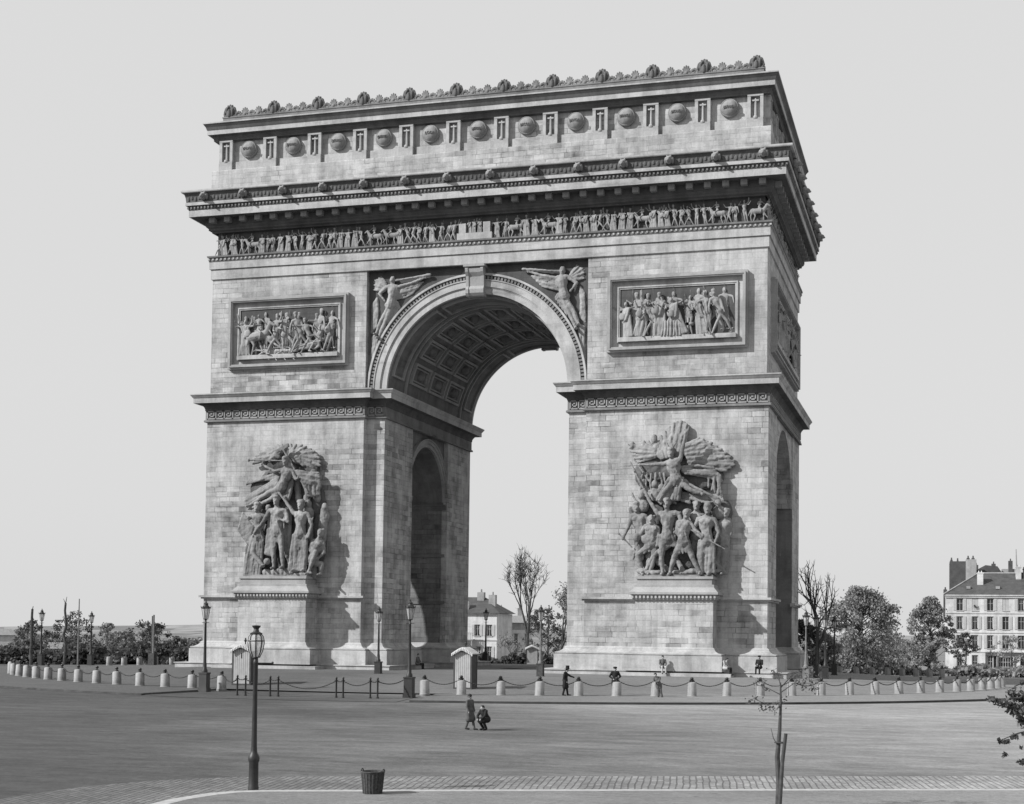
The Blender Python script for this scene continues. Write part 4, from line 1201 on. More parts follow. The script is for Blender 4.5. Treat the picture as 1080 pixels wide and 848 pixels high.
def horse(seed):
    rng = random.Random(seed); b = MB()
    b.capsule((-.30, 0, .62), (.22, 0, .64), .17, .16, 10); b.ell((-.36, 0, .63), (.17, .15, .18), 10, 7)
    b.capsule((.28, -.02, .68), (.46, -.04, .98), .13, .075, 8); b.capsule((.46, -.04, .99), (.62, -.06, .88), .075, .045, 8)
    b.capsule((.44, -.02, 1.04), (.45, -.02, 1.10), .02, .012, 5)
    for (x, k, f) in ((-.40, (-.50, .34), (-.44, .02)), (-.30, (-.22, .34), (-.34, .02)), (.22, (.36, .38), (.50, .20)), (.26, (.26, .32), (.24, .02))):
        b.capsule((x, -.03, .56), (k[0], -.05, k[1]), .085, .045, 7); b.capsule((k[0], -.05, k[1]), (f[0], -.04, f[1]), .04, .03, 7)
    b.capsule((-.50, 0, .68), (-.66, -.02, .34), .05, .03, 6)
    J = dict(head=(.06, -.05, 1.30), neck=(.05, -.03, 1.23), chest=(.04, -.02, 1.10), pelvis=(.0, 0, .86), sl=(-.07, -.03, 1.17), el=(-.10, -.08, 1.02), hl=(.12, -.10, .98), sr=(.14, -.03, 1.17), er=(.24, -.06, 1.06), hr=(.34, -.06, 1.0),
             pl=(-.03, -.06, .84), kl=(.14, -.20, .70), fl=(.06, -.20, .46), pr=(.03, .06, .84), kr=(.14, .1, .70), fr=(.06, .1, .46))
    body(b, {k: V(v) for k, v in J.items()}, .78 / 1.75, 1.2, 7)
    return mesh_to_mb(remesh(b, .02, 1))
STOCK = [stock(k, r, i) for i, (k, r) in enumerate([('stand', 1), ('stride', 0), ('stand', 0), ('run', 0), ('stride', 1), ('stand', 1), ('run', 0), ('stride', 0), ('stride', 0), ('run', 0), ('stand', 0), ('stride', 0), ('run', 1), ('stand', 1), ('stride', 0), ('run', 0), ('stride', 1), ('stand', 0)])]
HORSE = [horse(1), horse(2)]
def place(mb, proto, pos, h, mirror=False, rot=0.0, lean=0.0, dep=1.0):
    mb.merge(proto, Matrix.Translation(pos) @ Matrix.Rotation(rot, 4, 'Z') @ Matrix.Rotation(lean, 4, 'Y') @ Matrix.Diagonal((-h if mirror else h, h * dep, h, 1)))

# the long processional frieze
fz = MB(); rr = random.Random(21)
def run_frieze(L, pos, rot):
    x = -L + .45
    while x < L - .45:
        if rot == 0 and abs(x) < 1.6: x = 1.7
        t = rr.random()
        if t < .14:
            mb_ = rr.choice(HORSE); h = 1.25; w = 1.35
            place(fz, mb_, pos(x + .5), h, rr.random() < .5, rot, 0, .8)
        else:
            h = rr.uniform(1.45, 1.68); w = rr.uniform(.40, .66)
            place(fz, rr.choice(STOCK), pos(x), h, rr.random() < .45, rot, rr.uniform(-.12, .12), .9)
        x += w
run_frieze(UX, lambda x: (x, -UY + .10, 33.06), 0)
run_frieze(UY, lambda y: (UX - .10, y, 33.06), pi / 2)
fr_rel = obj('frieze_relief', fz, M['relief'], frieze, True, recalc=False)
al = MB()    # altar and pedestals at the middle of the frieze
al.box(-1.45, 1.35, -UY - .25, -UY + .2, 33.05, 33.55); al.box(-1.3, -.75, -UY - .22, -UY + .2, 33.55, 34.3); al.box(.65, 1.2, -UY - .22, -UY + .2, 33.55, 34.35)
obj('frieze_altar', al, M['stone_plain'], frieze)
al2 = MB(); place(al2, STOCK[0], (-.15, -UY + .02, 33.55), 1.1); place(al2, STOCK[5], (.3, -UY + .02, 33.55), 1.1); place(al2, STOCK[4], (-.5, -UY + .02, 33.55), 1.05, True)
obj('frieze_relief', al2, M['relief'], frieze, True, recalc=False)

# ------------------------------------------------------------------ framed battle panels
def panel(x0, x1, z0, z1, fill, axis='y'):
    """outer size in the wall plane; built for the front and turned for the side"""
    root_m = MB()
    y = -UY
    def ring(mb, i0, i1, o, ob=.1):
        a0, a1, b0, b1 = x0 + i0, x1 - i0, z0 + i0, z1 - i0
        c0, c1, d0, d1 = x0 + i1, x1 - i1, z0 + i1, z1 - i1
        mb.box(a0, a1, y - o, y + ob, d1, b1); mb.box(a0, a1, y - o, y + ob, b0, d0)
        mb.box(a0, c0, y - o, y + ob, d0, d1); mb.box(c1, a1, y - o, y + ob, d0, d1)
    fr = MB()
    ring(fr, 0, .14, .32); ring(fr, .14, .27, .46); ring(fr, .27, .36, .40)
    f2 = MB(); ring(f2, .36, .74, .03)
    f3 = MB(); ring(f3, .74, .84, .14); ring(f3, .84, .94, .09)
    bg = MB().box(x0 + .9, x1 - .9, y - .02, y + .2, z0 + .9, z1 - .9)
    lg = MB().box(x0 + .84, x1 - .84, y - .42, y, z0 + .74, z0 + 1.06)
    return fr, f2, f3, bg, lg
def build_panel(x0, x1, z0, z1, seed, rotm=None, label=None):
    ps = panel(x0, x1, z0, z1, seed)
    if rotm is not None:
        qs = []
        for p in ps: q = MB(); q.merge(p, rotm); qs.append(q)
        ps = qs
    pn = obj('relief_panel', ps[1], M['stone_plain'], arch)
    if label: pn['label'] = label
    obj('panel_frame', ps[0], M['stone_rib'], pn); obj('panel_moulding', ps[2], M['stone_plain'], pn)
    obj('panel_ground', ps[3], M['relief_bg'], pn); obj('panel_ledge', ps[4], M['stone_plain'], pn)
    rng = random.Random(seed); b = MB(); zb = z0 + 1.02; H = (z1 - .94) - zb; w = x1 - x0 - 2.7; xs = x0 + 1.35
    for q in range(11):                       # back row
        place(b, rng.choice(STOCK), (xs + w * (q + .5) / 11 + rng.uniform(-.1, .1), -UY + .02, zb + .35), H * rng.uniform(.72, .88), rng.random() < .5, rng.uniform(-.5, .5), rng.uniform(-.15, .15), .45)
    n = 10
    for q in range(n):
        x = xs + w * (q + .5) / n
        u = (q + .5) / n
        if seed == 7:
            if u < .34: continue
            if .5 < u < .62: place(b, STOCK[2], (x, -UY - .22, zb + .12), H * .8, True, 0, 1.25, 1); continue
        if seed == 8 and .36 < u < .60:
            continue
        place(b, rng.choice(STOCK), (x + rng.uniform(-.2, .2), -UY - .16, zb), H * rng.uniform(.70, .90), rng.random() < .5, rng.uniform(-.6, .6), rng.uniform(-.22, .22), .95)
    if seed == 7:
        place(b, HORSE[0], (xs + w * .20, -UY - .16, zb + .15), H * .62, False, 0, -.12, 1.0)
        place(b, STOCK[0], (xs + .1, -UY - .12, zb), H * .8); place(b, STOCK[3], (xs + w * .40, -UY - .2, zb), H * .74, True, 0, -.5)
        for k in range(3): place(b, STOCK[1], (xs + w * (.12 + .1 * k), -UY - .18, zb + .16), H * .6, False, 0, 1.45)
    if seed == 8:
        place(b, STOCK[4], (xs + w * .40, -UY - .16, zb), H * .62, False, 0, .35); place(b, STOCK[0], (xs + w * .56, -UY - .2, zb), H * .82, True, 0, -.3)
        b.box(xs + w * .36, xs + w * .54, -UY - .36, -UY, zb, zb + H * .30); b.box(xs + w * .27, xs + w * .33, -UY - .3, -UY, zb, zb + H * .2)
        b.box(xs + w * .60, xs + w * .66, -UY - .3, -UY, zb + H * .2, zb + H * .26); b.box(xs + w * .60, xs + w * .62, -UY - .3, -UY, zb, zb + H * .36)
        rr2 = random.Random(2); folds(b, V((xs + w * .37, -UY - .36, zb + H * .3)), V((xs + w * .53, -UY - .36, zb + H * .3)), V((xs + w * .36, -UY - .42, zb + .05)), V((xs + w * .54, -UY - .42, zb + .05)), 7, .07, .1, rr2, .05)
    if rotm is not None: q = MB(); q.merge(b, rotm); b = q
    obj('relief_figures', b, M['relief'], pn, True, recalc=False)
build_panel(-20.62, -10.30, 23.78, 29.48, 7, None, 'framed battle relief with a rearing horseman')
build_panel(10.44, 20.87, 23.88, 29.52, 8, None, 'framed relief of soldiers round a draped table')
# side panel: built on the front plane, then turned to face the side
R_ = Matrix.Translation((UX - UY, 0, 0)) @ Matrix.Rotation(pi / 2, 4, 'Z')
build_panel(-8.7, 8.9, 23.9, 29.5, 9, R_, 'long framed relief on the side wall')
# ------------------------------------------------------------------ bollards, chains, posts
RB = 38.9
ORD = ['first', 'second', 'third', 'fourth', 'fifth', 'sixth', 'seventh', 'eighth', 'ninth', 'tenth', 'eleventh', 'twelfth', 'thirteenth', 'fourteenth', 'fifteenth', 'sixteenth', 'seventeenth', 'eighteenth', 'nineteenth', 'twentieth', 'twenty-first', 'twenty-second', 'twenty-third', 'twenty-fourth', 'twenty-fifth', 'twenty-sixth', 'twenty-seventh', 'twenty-eighth', 'twenty-ninth', 'thirtieth', 'thirty-first', 'thirty-second']
def base_z(x, y):
    r = hypot(x, y)
    return gz(x, y) + (.10 if r < RK else .012)
def ring(a, r=RB):
    a = radians(a); x, y = r * cos(a), r * sin(a); return V((x, y, base_z(x, y)))
bol = thing('stone_bollard', 'x', 'bollard', (0, 0, 0), 0, 'bollards around the arch')
obj('shaft', MB().lathe([(.29, -.1), (.29, .05), (.27, .07), (.26, .74), (.235, .80), (.10, .83), (0, .835)], n=20), M['bollard'], bol, 'auto')
cp = MB().lathe([(.10, .80), (.10, .86), (.055, .88), (.055, .94), (.095, .98), (.105, 1.03), (.07, 1.09), (0, 1.11)], n=12)
cp.capsule((-.13, 0, .93), (.13, 0, .93), .03, .03, 6)
obj('iron_cap', cp, M['iron'], bol, 'auto')
spots = []      # (angle, label)
right = [-80.42 + 3.25 * k for k in range(21)] ; right = [-80.3, -77.25, -74.0, -70.8, -67.55, -64.35, -61.0, -57.75, -54.55, -51.3, -48.05, -44.85, -41.5, -38.2, -34.85, -31.4, -28.0, -24.4, -20.9, -17.4, -13.9, -10.4, -6.9]
left = [-98.9, -102.1, -105.25, -108.45, -111.65, -114.8, -118.0, -121.25, -124.5, -127.8, -131.1, -134.6, -138.4, -142.4, -146.6, -151.0]
HOW_R = {4: 'with the man in a long coat leaning on it', 5: 'with the man in black standing behind it', 6: 'with the stooping man in grey beside it', 9: 'below the black-coated man on the plinth', 0: 'right beside the tall gas lamp of the carriage opening', 1: 'in front of the middle sentry box'}
for i, a in enumerate(right):
    if i == 10: pass
    lab = 'pale stone bollard ' + HOW_R[i] if i in HOW_R else 'pale stone bollard, %s to the right of the sentry box before the arch' % ORD[i - 2]
    spots.append((a, lab))
for i, a in enumerate(left):
    spots.append((a, 'pale stone bollard, %s to the left of the lamp beside the left sentry box' % ORD[i]))
far = [a for a in [28 + 3.25 * k for k in range(54)]]
first = True
BP = {}
fi = 0
def fwd(u_pt):
    d = V(u_pt) - CAM; z = d.dot(CF); return PX + FPX * d.dot(CR) / z, z
farspots = []
for a in far:
    p = ring(a); u, z = fwd(p)
    if u < -5 or u > 1085: continue
    # leave out those hidden right behind the piers
    if u < 104 or 185 < u < 470 or 585 < u < 850: continue
    farspots.append((u, a))
farspots.sort()
cnt = {'l': 0, 'c': 0, 'r': 0}
for u, a in farspots:
    k = 'l' if u < 300 else 'c' if u < 600 else 'r'
    if k == 'l': lab = 'distant bollard across the esplanade left of the arch, %s from the photo edge' % ORD[cnt[k]]
    elif k == 'c': lab = 'distant bollard seen through the great vault, %s from the left pier' % ORD[cnt[k]]
    else: lab = 'distant bollard across the esplanade, %s rightwards from the right pier' % ORD[cnt[k]]
    cnt[k] += 1
    spots.append((a, lab))
for i, (a, lab) in enumerate(spots):
    p = ring(a)
    if first: o = bol; o.location = p; o['label'] = lab; first = False
    else: o = dup(bol, p, 0, lab)
    rt = random.Random(int(a * 100)); o.rotation_euler = (rt.uniform(-.03, .03), rt.uniform(-.03, .03), radians(a + 90 + rt.uniform(-25, 25)))

def chain_mesh(p, q, sag, r=.036):
    b = MB(); n = 16; L = (q - p).length
    pts = []
    for i in range(n + 1):
        t = i / n; c = p.lerp(q, t); c.z -= sag * 4 * t * (1 - t); pts.append(c)
    b.tube(pts, r * .62, 5)
    m = int(L / .13)
    for k in range(m + 1):      # links
        t = k / m; c = p.lerp(q, t); c.z -= sag * 4 * t * (1 - t)
        b.ell(c, (r * 1.5, r * 1.5, r), 6, 4)
    return b
def chain(p, q, lab, sag=.34):
    c = (p + q) / 2
    mb = chain_mesh(p - c, q - c, sag)
    o = obj('hanging_chain', mb, M['iron'], None, True, loc=c, recalc=False)
    return tag(o, lab, 'chain', 'chains hung between the bollards')
up93 = V((0, 0, .93))
for i in range(len(right) - 1):
    if i == 0: lab = 'chain between the carriage-opening lamp and the sentry box'
    elif i == 1: lab = 'chain in front of the middle sentry box, running right from it'
    else: lab = 'iron chain, %s to the right of the sentry box before the arch' % ORD[i - 1]
    chain(ring(right[i]) + up93, ring(right[i + 1]) + up93, lab)
for i in range(len(left) - 1):
    chain(ring(left[i]) + up93, ring(left[i + 1]) + up93, 'iron chain, %s to the left of the lamp beside the left sentry box' % ORD[i])
fs = sorted(a for u, a in farspots)
k = 0
for a, b in zip(fs[:-1], fs[1:]):
    if b - a < 3.4:
        u = fwd(ring(a))[0]
        wh = 'left of the arch' if u < 300 else 'seen through the vault' if u < 600 else 'right of the arch'
        chain(ring(a) + up93, ring(b) + up93, 'thin far chain across the esplanade %s, %s from the right' % (wh, ORD[k % len(ORD)])); k += 1

# slender iron posts of the carriage opening, in pairs
post = None; pp = []
POSTS = [(-2.75, -42.75), (-2.20, -42.85), (-.72, -42.85), (-.22, -42.9), (3.06, -42.6), (3.46, -42.6), (4.95, -42.4), (5.35, -42.35)]
PL = ['left post of the pair before the left sentry box', 'right post of the pair before the left sentry box', 'left post of the second pair from the left', 'right post of the second pair from the left',
      'left post of the third pair from the left', 'right post of the third pair from the left', 'left post of the pair nearest the middle lamp', 'right post of the pair nearest the middle lamp']
for (x, y), l in zip(POSTS, PL):
    p = V((x, y, gz(x, y) + .03)); pp.append(p)
    l = 'slender black iron post, ' + l
    if post is None:
        post = thing('iron_post', l, 'post', p, 0, 'iron posts of the carriage opening')
        obj('shaft', MB().lathe([(.075, -.1), (.075, .08), (.05, .10), (.045, 1.02), (.06, 1.04), (.06, 1.08), (.03, 1.13), (0, 1.14)], n=10), M['iron'], post, 'auto')
        obj('ring', MB().capsule((-.09, 0, .94), (.09, 0, .94), .022, .022, 6), M['iron'], post, 'auto')
    else: dup(post, p, 0, l)
u9 = V((0, 0, .92))
for i, j, sg, l in ((0, 1, .05, 'short chain between the two posts before the left sentry box'), (1, 2, .26, 'chain between the first and second pair of iron posts'), (2, 3, .05, 'short chain within the second pair of iron posts'),
                    (3, 4, .46, 'long sagging chain across the carriage opening'), (4, 5, .05, 'short chain within the third pair of iron posts'), (5, 6, .24, 'chain between the third and fourth pair of iron posts'), (6, 7, .05, 'short chain within the pair of posts nearest the lamp')):
    chain(pp[i] + u9, pp[j] + u9, l, sg)
chain(pp[7] + u9, V((6.3, -40.4, gz(6.3, -40.4) + .12 + 1.0)), 'chain from the last iron post to the tall lamp pedestal', .24)
chain(ring(-98.9) + up93, pp[0] + u9, 'chain from the lamp-side bollard to the first pair of iron posts', .3)

# ------------------------------------------------------------------ gas lamps
def lantern(par, z, r_bot, r_top, h, n=6, crown=True):
    fr = MB(); gl = MB(); cap = MB()
    for i in range(n):
        a = 2 * pi * (i + .5) / n; a2 = 2 * pi * (i + 1.5) / n
        p0 = V((r_bot * cos(a), r_bot * sin(a), z)); p1 = V((r_top * cos(a), r_top * sin(a), z + h))
        q0 = V((r_bot * cos(a2), r_bot * sin(a2), z)); q1 = V((r_top * cos(a2), r_top * sin(a2), z + h))
        fr.capsule(p0, p1, .016, .016, 5); fr.capsule(p1, q1, .018, .018, 5); fr.capsule(p0, q0, .02, .02, 5)
        gl.add([p0, q0, q1, p1], [(0, 1, 2, 3)])
    cap.lathe([(r_top * 1.12, z + h - .01), (r_top * 1.12, z + h + .03), (r_top * .55, z + h + .17), (r_top * .5, z + h + .22), (r_top * .62, z + h + .25), (r_top * .25, z + h + .34), (.03, z + h + .38), (.045, z + h + .43), (0, z + h + .48)], n=n * 2)
    if crown:
        for i in range(n):
            a = 2 * pi * (i + .5) / n; p = V((r_top * 1.08 * cos(a), r_top * 1.08 * sin(a), z + h + .02))
            cap.capsule(p, p + V((.03 * cos(a), .03 * sin(a), .11)), .03, .012, 5)
    burner = MB().capsule((0, 0, z), (0, 0, z + h * .5), .03, .02, 6); cap.merge(burner)
    L = obj('lantern', fr, M['iron'], par, 'auto'); obj('glass', gl, M['glass'], L, recalc=False); obj('lantern_cap', cap, M['iron'], L, 'auto')
def gas_lamp(name, lab, p, h, ped=.55, pm=None, pole=None):
    t = thing(name, lab, 'street lamp', p, 0, 'gas lamps around the arch')
    k = h / 5.2; hl = .62 * k; zb = h - hl - .50 * k
    b = MB(); s = .23 * k
    b.box(-s - .04, s + .04, -s - .04, s + .04, -.12, .12); b.box(-s, s, -s, s, .12, .95 * k); b.box(-s - .03, s + .03, -s - .03, s + .03, .95 * k, 1.03 * k)
    obj('pedestal', b, pm or M['iron'], t)
    obj('post', MB().lathe([(.17 * k, 1.03 * k), (.17 * k, 1.15 * k), (.115 * k, 1.25 * k), (.11 * k, 1.5 * k), (.09 * k, 1.6 * k), (.055 * k, zb - .25 * k), (.075 * k, zb - .22 * k), (.05 * k, zb - .16 * k), (.05 * k, zb - .06 * k), (.10 * k, zb), (0, zb + .01)], n=12), pole or M['iron'], t, 'auto')
    obj('crossbar', MB().capsule((-.22 * k, 0, zb - .2 * k), (.22 * k, 0, zb - .2 * k), .016, .016, 6), M['iron'], t)
    lantern(t, zb, .13 * k, .235 * k, hl)
    return t
def gp_(u, dep, dz=.1):
    p = at(u, 700, dep); return V((p.x, p.y, gz(p.x, p.y) + dz))
IR = M['iron']; PALE = M['bark_pale']
gas_lamp('gas_lamp', 'tall gas lamp on a stone pedestal left of the left sentry box', gp_(216, 83.5, .09), 5.25, pm=M['wall_dark'])
gas_lamp('gas_lamp', 'tall gas lamp standing between the iron posts and the middle sentry box', gp_(432, 79, .1), 5.35)
gas_lamp('gas_lamp', 'gas lamp close to the left pier, in front of its inner corner', gp_(399, 99.9, 0), 4.75)
gas_lamp('gas_lamp', 'gas lamp seen through the great vault beside the pale houses', gp_(512, 135, .1), 5.3)
gas_lamp('gas_lamp', 'pale-painted gas lamp just left of the right pier', gp_(570, 98, .0), 4.95, pm=M['bark'], pole=PALE)
gas_lamp('gas_lamp', 'pale-painted gas lamp, leftmost of four beyond the right pier', gp_(850, 100.4, .05), 4.95, pm=PALE, pole=PALE)
gas_lamp('gas_lamp', 'dark gas lamp before the bare tree, second of four beyond the right pier', gp_(861, 105, .05), 4.8)
gas_lamp('gas_lamp', 'dark gas lamp, third of the four beyond the right pier', gp_(870.5, 104.5, .05), 4.8)
gas_lamp('gas_lamp', 'dark gas lamp, rightmost of the four beyond the right pier', gp_(880, 113, .05), 4.7)
gas_lamp('gas_lamp', 'gas lamp at the far left between the two dark tree trunks', gp_(43, 129, .1), 5.1)
gas_lamp('gas_lamp', 'gas lamp at the left, to the right of the thin pale mast', gp_(95.5, 133, .1), 5.0)

# the near lamp by the kerb: heavy socket, slim shaft, round lantern
t = thing('near_gas_lamp', 'slim cast-iron gas lamp with a round lantern on the near kerb', 'street lamp', (19.22, -83.97, gz(19.2, -83.97) + .12), 0)
obj('socket', MB().lathe([(.125, -.1), (.125, .05), (.115, .08), (.11, .62), (.13, .66), (.135, .74), (.11, .80), (.085, .84), (.075, .90), (.07, .98), (0, .99)], n=18), M['iron'], t, 'auto')
obj('post', MB().lathe([(.068, .95), (.062, 1.3), (.046, 2.9), (.058, 2.93), (.058, 2.99), (.04, 3.02), (.04, 3.06), (.075, 3.09), (0, 3.1)], n=14), M['iron'], t, 'auto')
cb = MB().capsule((0, 0, 2.94), (.36, .1, 2.94), .016, .016, 6); cb.ell((.38, .105, 2.95), (.03, .03, .035), 8, 6)
obj('crossbar', cb, M['iron'], t, 'auto')
fr = MB(); gl = MB()
prof = [(.09, 3.08), (.155, 3.22), (.188, 3.40), (.188, 3.46), (.168, 3.56), (.11, 3.63)]
for i in range(8):
    a = 2 * pi * (i + .5) / 8; a2 = 2 * pi * (i + 1.5) / 8
    P = [V((r * cos(a), r * sin(a), z)) for r, z in prof]; Q = [V((r * cos(a2), r * sin(a2), z)) for r, z in prof]
    fr.tube(P, .0115, 5)
    fr.capsule(P[3], Q[3], .014, .014, 5); fr.capsule(P[0], Q[0], .014, .014, 5); fr.capsule(P[5], Q[5], .014, .014, 5)
    for k in range(5): gl.add([P[k], Q[k], Q[k + 1], P[k + 1]], [(0, 1, 2, 3)])
fr.capsule((0, 0, 3.08), (0, 0, 3.32), .022, .012, 6)
L = obj('lantern', fr, M['iron'], t, 'auto'); obj('glass', gl, M['glass'], L, recalc=False)
obj('lantern_cap', MB().lathe([(.14, 3.615), (.145, 3.64), (.07, 3.68), (.055, 3.74), (.10, 3.80), (.10, 3.82), (.02, 3.83), (0, 3.83)], n=16), M['iron'], L, 'auto')

# ------------------------------------------------------------------ sentry boxes
def sentry(lab, p, rz, h=2.35, w=1.15, slit=False, side=None):
    t = thing('sentry_box', lab, 'sentry box', p, rz, 'sentry boxes around the arch')
    s = w / 2; he = h * .82
    fb = MB(); n = 8
    for i in range(n):
        x0 = -s + .07 + (w - .14) * i / n; x1 = x0 + (w - .14) / n - .018
        fb.box(x0, x1, -s, -s + .05, .06, he + .02)
        if slit and i in (3, 4): pass
    fb.box(-s + .07, s - .07, -s + .02, -s + .07, .06, he)
    obj('front_planks', fb, M['plank'], t)
    if slit: obj('slit', MB().box(-.035, .035, -s - .006, -s + .03, he - .55, he - .22), M['pane'], t)
    sb = MB()
    for x in (-s, s - .05):
        for i in range(7):
            y0 = -s + .08 + (w - .16) * i / 7; sb.box(x, x + .05, y0, y0 + (w - .16) / 7 - .015, .06, he)
        sb.box(x + .012, x + .038, -s + .07, s - .07, .06, he)
    sb.box(-s + .07, s - .07, s - .05, s, .06, he)
    obj('side_planks', sb, side or M['plank_dark'], t)
    pb = MB()
    for x in (-1, 1):
        for y in (-1, 1): pb.box(*sorted((x * (s + .015), x * (s - .075))), *sorted((y * (s + .015), y * (s - .075))), 0, he)
    pb.box(-s - .02, s + .02, -s - .02, s + .02, -.05, .07)
    obj('corner_posts', pb, M['plank_dark'], t)
    rb = MB(); ov = .11; y0, y1 = -s - .16, s + .16; k = 7; zt = h - .12
    k = 8; top = [((s + ov) * (-1 + 2 * i / k), he - .06 + (zt - he + .02) * (1 - abs(-1 + 2 * i / k) ** 1.25)) for i in range(k + 1)]
    prof = top + [(x * .97, z - .05) for x, z in top[::-1]]
    rb.prism(prof, 'y', y0, y1)
    r = obj('roof', rb, M['zinc'], t)
    vb = MB()      # scalloped striped valance on the gable edge
    for i in range(14):
        f = (i + .5) / 14 * k; q = min(int(f), k - 1); f -= q
        x = top[q][0] * (1 - f) + top[q + 1][0] * f; z = top[q][1] * (1 - f) + top[q + 1][1] * f
        vb.capsule((x, y0 - .01, z - .06), (x, y0 - .01, z - .16), .045, .045, 6)
    obj('valance', vb, M['zinc'], r)
    gb = MB(); g = [(x * .88, z - .06) for x, z in top]; gb.prism(g + [(s - .05, he - .15), (-s + .05, he - .15)], 'y', -s + .015, -s + .05)
    obj('gable', gb, M['plank_mid'], t)
    obj('finial', MB().lathe([(.035, zt - .06), (.035, zt + .08), (.075, zt + .13), (.085, zt + .2), (.04, zt + .27), (.055, zt + .31), (0, zt + .36)], n=10, c=(0, 0, 0)), M['iron'], r, 'auto')
    return t
p = gp_(491, 85.6, .1); sentry('wooden sentry box with pale plank front and striped gable, before the great vault', p, .02, 2.6, 1.1)
p = gp_(258.5, 88.5, .1); sentry('sentry box with a dark side wall and slit window, before the left pier', p, .10, 2.62, 1.18, True)
p = gp_(561, 150, .1); sentry('small pale sentry box seen through the vault beside the right pier', p, .3, 2.35, 1.25)

# ------------------------------------------------------------------ wicker basket at the kerb
bp = V((22.12, -83.75, gz(22.1, -83.75) + .03))
t = thing('wicker_basket', 'dark wicker basket standing in the gutter by the near kerb', 'basket', bp)
b = MB().lathe([(.20, 0), (.205, .02), (.235, .28), (.255, .53), (.27, .57), (.255, .59), (.235, .57), (.225, .50), (.19, .05), (0, .05)], n=28)
obj('weave', b, M['wicker'], t, 'auto')
b = MB()
for i in range(22):
    a = 2 * pi * i / 22; b.capsule((.207 * cos(a), .207 * sin(a), .02), (.262 * cos(a), .262 * sin(a), .575), .012, .012, 5)
b.tube([(.262 * cos(2 * pi * i / 28), .262 * sin(2 * pi * i / 28), .585) for i in range(29)], .022, 6)
obj('rim', b, M['wicker'], t, 'auto')
for sg in (-1, 1):
    obj('handle', MB().tube([(sg * .262, .07 * cos(pi * i / 8), .58 + .07 * sin(pi * i / 8)) for i in range(9)], .014, 6), M['wicker'], t, 'auto')
# ------------------------------------------------------------------ people
def person(lab, p, rz, J, h=1.7, coat=None, legs=None, hat='top', skirt=0.0, scale=1.0, coat_len=.5):
    """J: joints in metres, figure facing -y; body is one continuous skin, clothes are its children"""
    t = thing('person', lab, 'person', p, rz)
    t.scale = (scale,) * 3
    J = {k: V(v) for k, v in J.items()}; s = h / 1.75
    b = MB(); body(b, J, s, 1.0, 8, True)
    hd = J['head']
    for q in (-1, 1): b.ell(hd + V((q * .08, .0, -.01)), (.016, .028, .035), 6, 5)
    link('body', remesh(b, .013, 1), M['skin'], t)
    hb = MB(); hb.ell(hd + V((0, .02, .035)), (.09, .098, .10), 10, 7)
    link('hair', remesh(hb, .016, 1), M['hair'], t)
    c = MB()
    for q in 'lr':
        c.capsule(J['s' + q], J['e' + q], .076 * s, .06 * s, 8); c.capsule(J['e' + q], J['e' + q].lerp(J['h' + q], .9), .06 * s, .048 * s, 8)
    c.ell(J['chest'], (.19 * s, .145 * s, .22 * s), 10, 7); c.capsule(J['sl'], J['sr'], .085 * s, .085 * s, 8)
    mid = (J['chest'] + J['pelvis']) / 2
    c.capsule(J['chest'], mid, .16 * s, .148 * s, 10); c.capsule(mid, J['pelvis'], .148 * s, .18 * s, 10)
    c.capsule(J['chest'] + (J['neck'] - J['chest']) * .7, J['neck'], .09 * s, .062 * s, 8)
    for q in 'lr':      # coat skirts
        e = J['p' + q].lerp(J['k' + q], coat_len); c.capsule(J['p' + q], e, .135 * s, .12 * s + skirt, 8)
        if skirt: c.capsule(J['p' + q].lerp(J['p' + ('r' if q == 'l' else 'l')], .5), (e + (J['pl'].lerp(J['kl'], coat_len) + J['pr'].lerp(J['kr'], coat_len)) / 2) / 2, .13 * s, .13 * s + skirt, 8)
    link('coat', remesh(c, .022, 1), coat or M['cloth_black'], t)
    l = MB()
    for q in 'lr':
        l.capsule(J['p' + q], J['k' + q], .105 * s, .078 * s, 8); l.capsule(J['k' + q], J['f' + q] + V((0, 0, .02)), .074 * s, .062 * s, 8)
    l.ell(J['pelvis'], (.18 * s, .14 * s, .13 * s), 10, 7)
    link('trousers', remesh(l, .02, 1), legs or M['cloth_black'], t)
    for q in 'lr':
        d = V(J.get('t' + q, (0, -1, 0))); sh = MB(); sh.capsule(J['f' + q] - V((0, 0, .01)), J['f' + q] + d * .18 * s - V((0, 0, .025)), .052 * s, .042 * s, 8)
        obj('shoe', sh, M['cloth_black'], t, True)
    u = (hd - J['neck']).normalized()
    if hat == 'top':
        o = obj('hat', MB().lathe([(.175, .045), (.18, .055), (.10, .07), (.095, .24), (.105, .25), (0, .255)], n=18, ell=1.1), M['cloth_black'], t, 'auto'); o.location = hd
    elif hat == 'cap':
        m = MB().lathe([(.10, .05), (.115, .09), (.12, .13), (.06, .15), (0, .155)], n=16, ell=1.1); m.capsule((-.05, -.10, .06), (.05, -.10, .06), .025, .025, 6)
        o = obj('hat', m, M['cloth_black'], t, 'auto'); o.location = hd
    return t
def stand(h=1.7, **kw):
    s = h / 1.75
    J = dict(head=(0, -.02, 1.60), neck=(0, 0, 1.48), chest=(0, 0, 1.27), pelvis=(0, 0, .95), sl=(.19, 0, 1.40), el=(.25, -.02, 1.13), hl=(.24, -.12, .90), sr=(-.19, 0, 1.40), er=(-.25, -.02, 1.13), hr=(-.24, -.12, .90),
             pl=(.09, 0, .90), kl=(.10, -.03, .50), fl=(.11, 0, .07), pr=(-.09, 0, .90), kr=(-.10, -.03, .50), fr=(-.11, 0, .07))
    J.update(kw); return {k: tuple(c * s for c in v) if k[0] != 't' else v for k, v in J.items()}
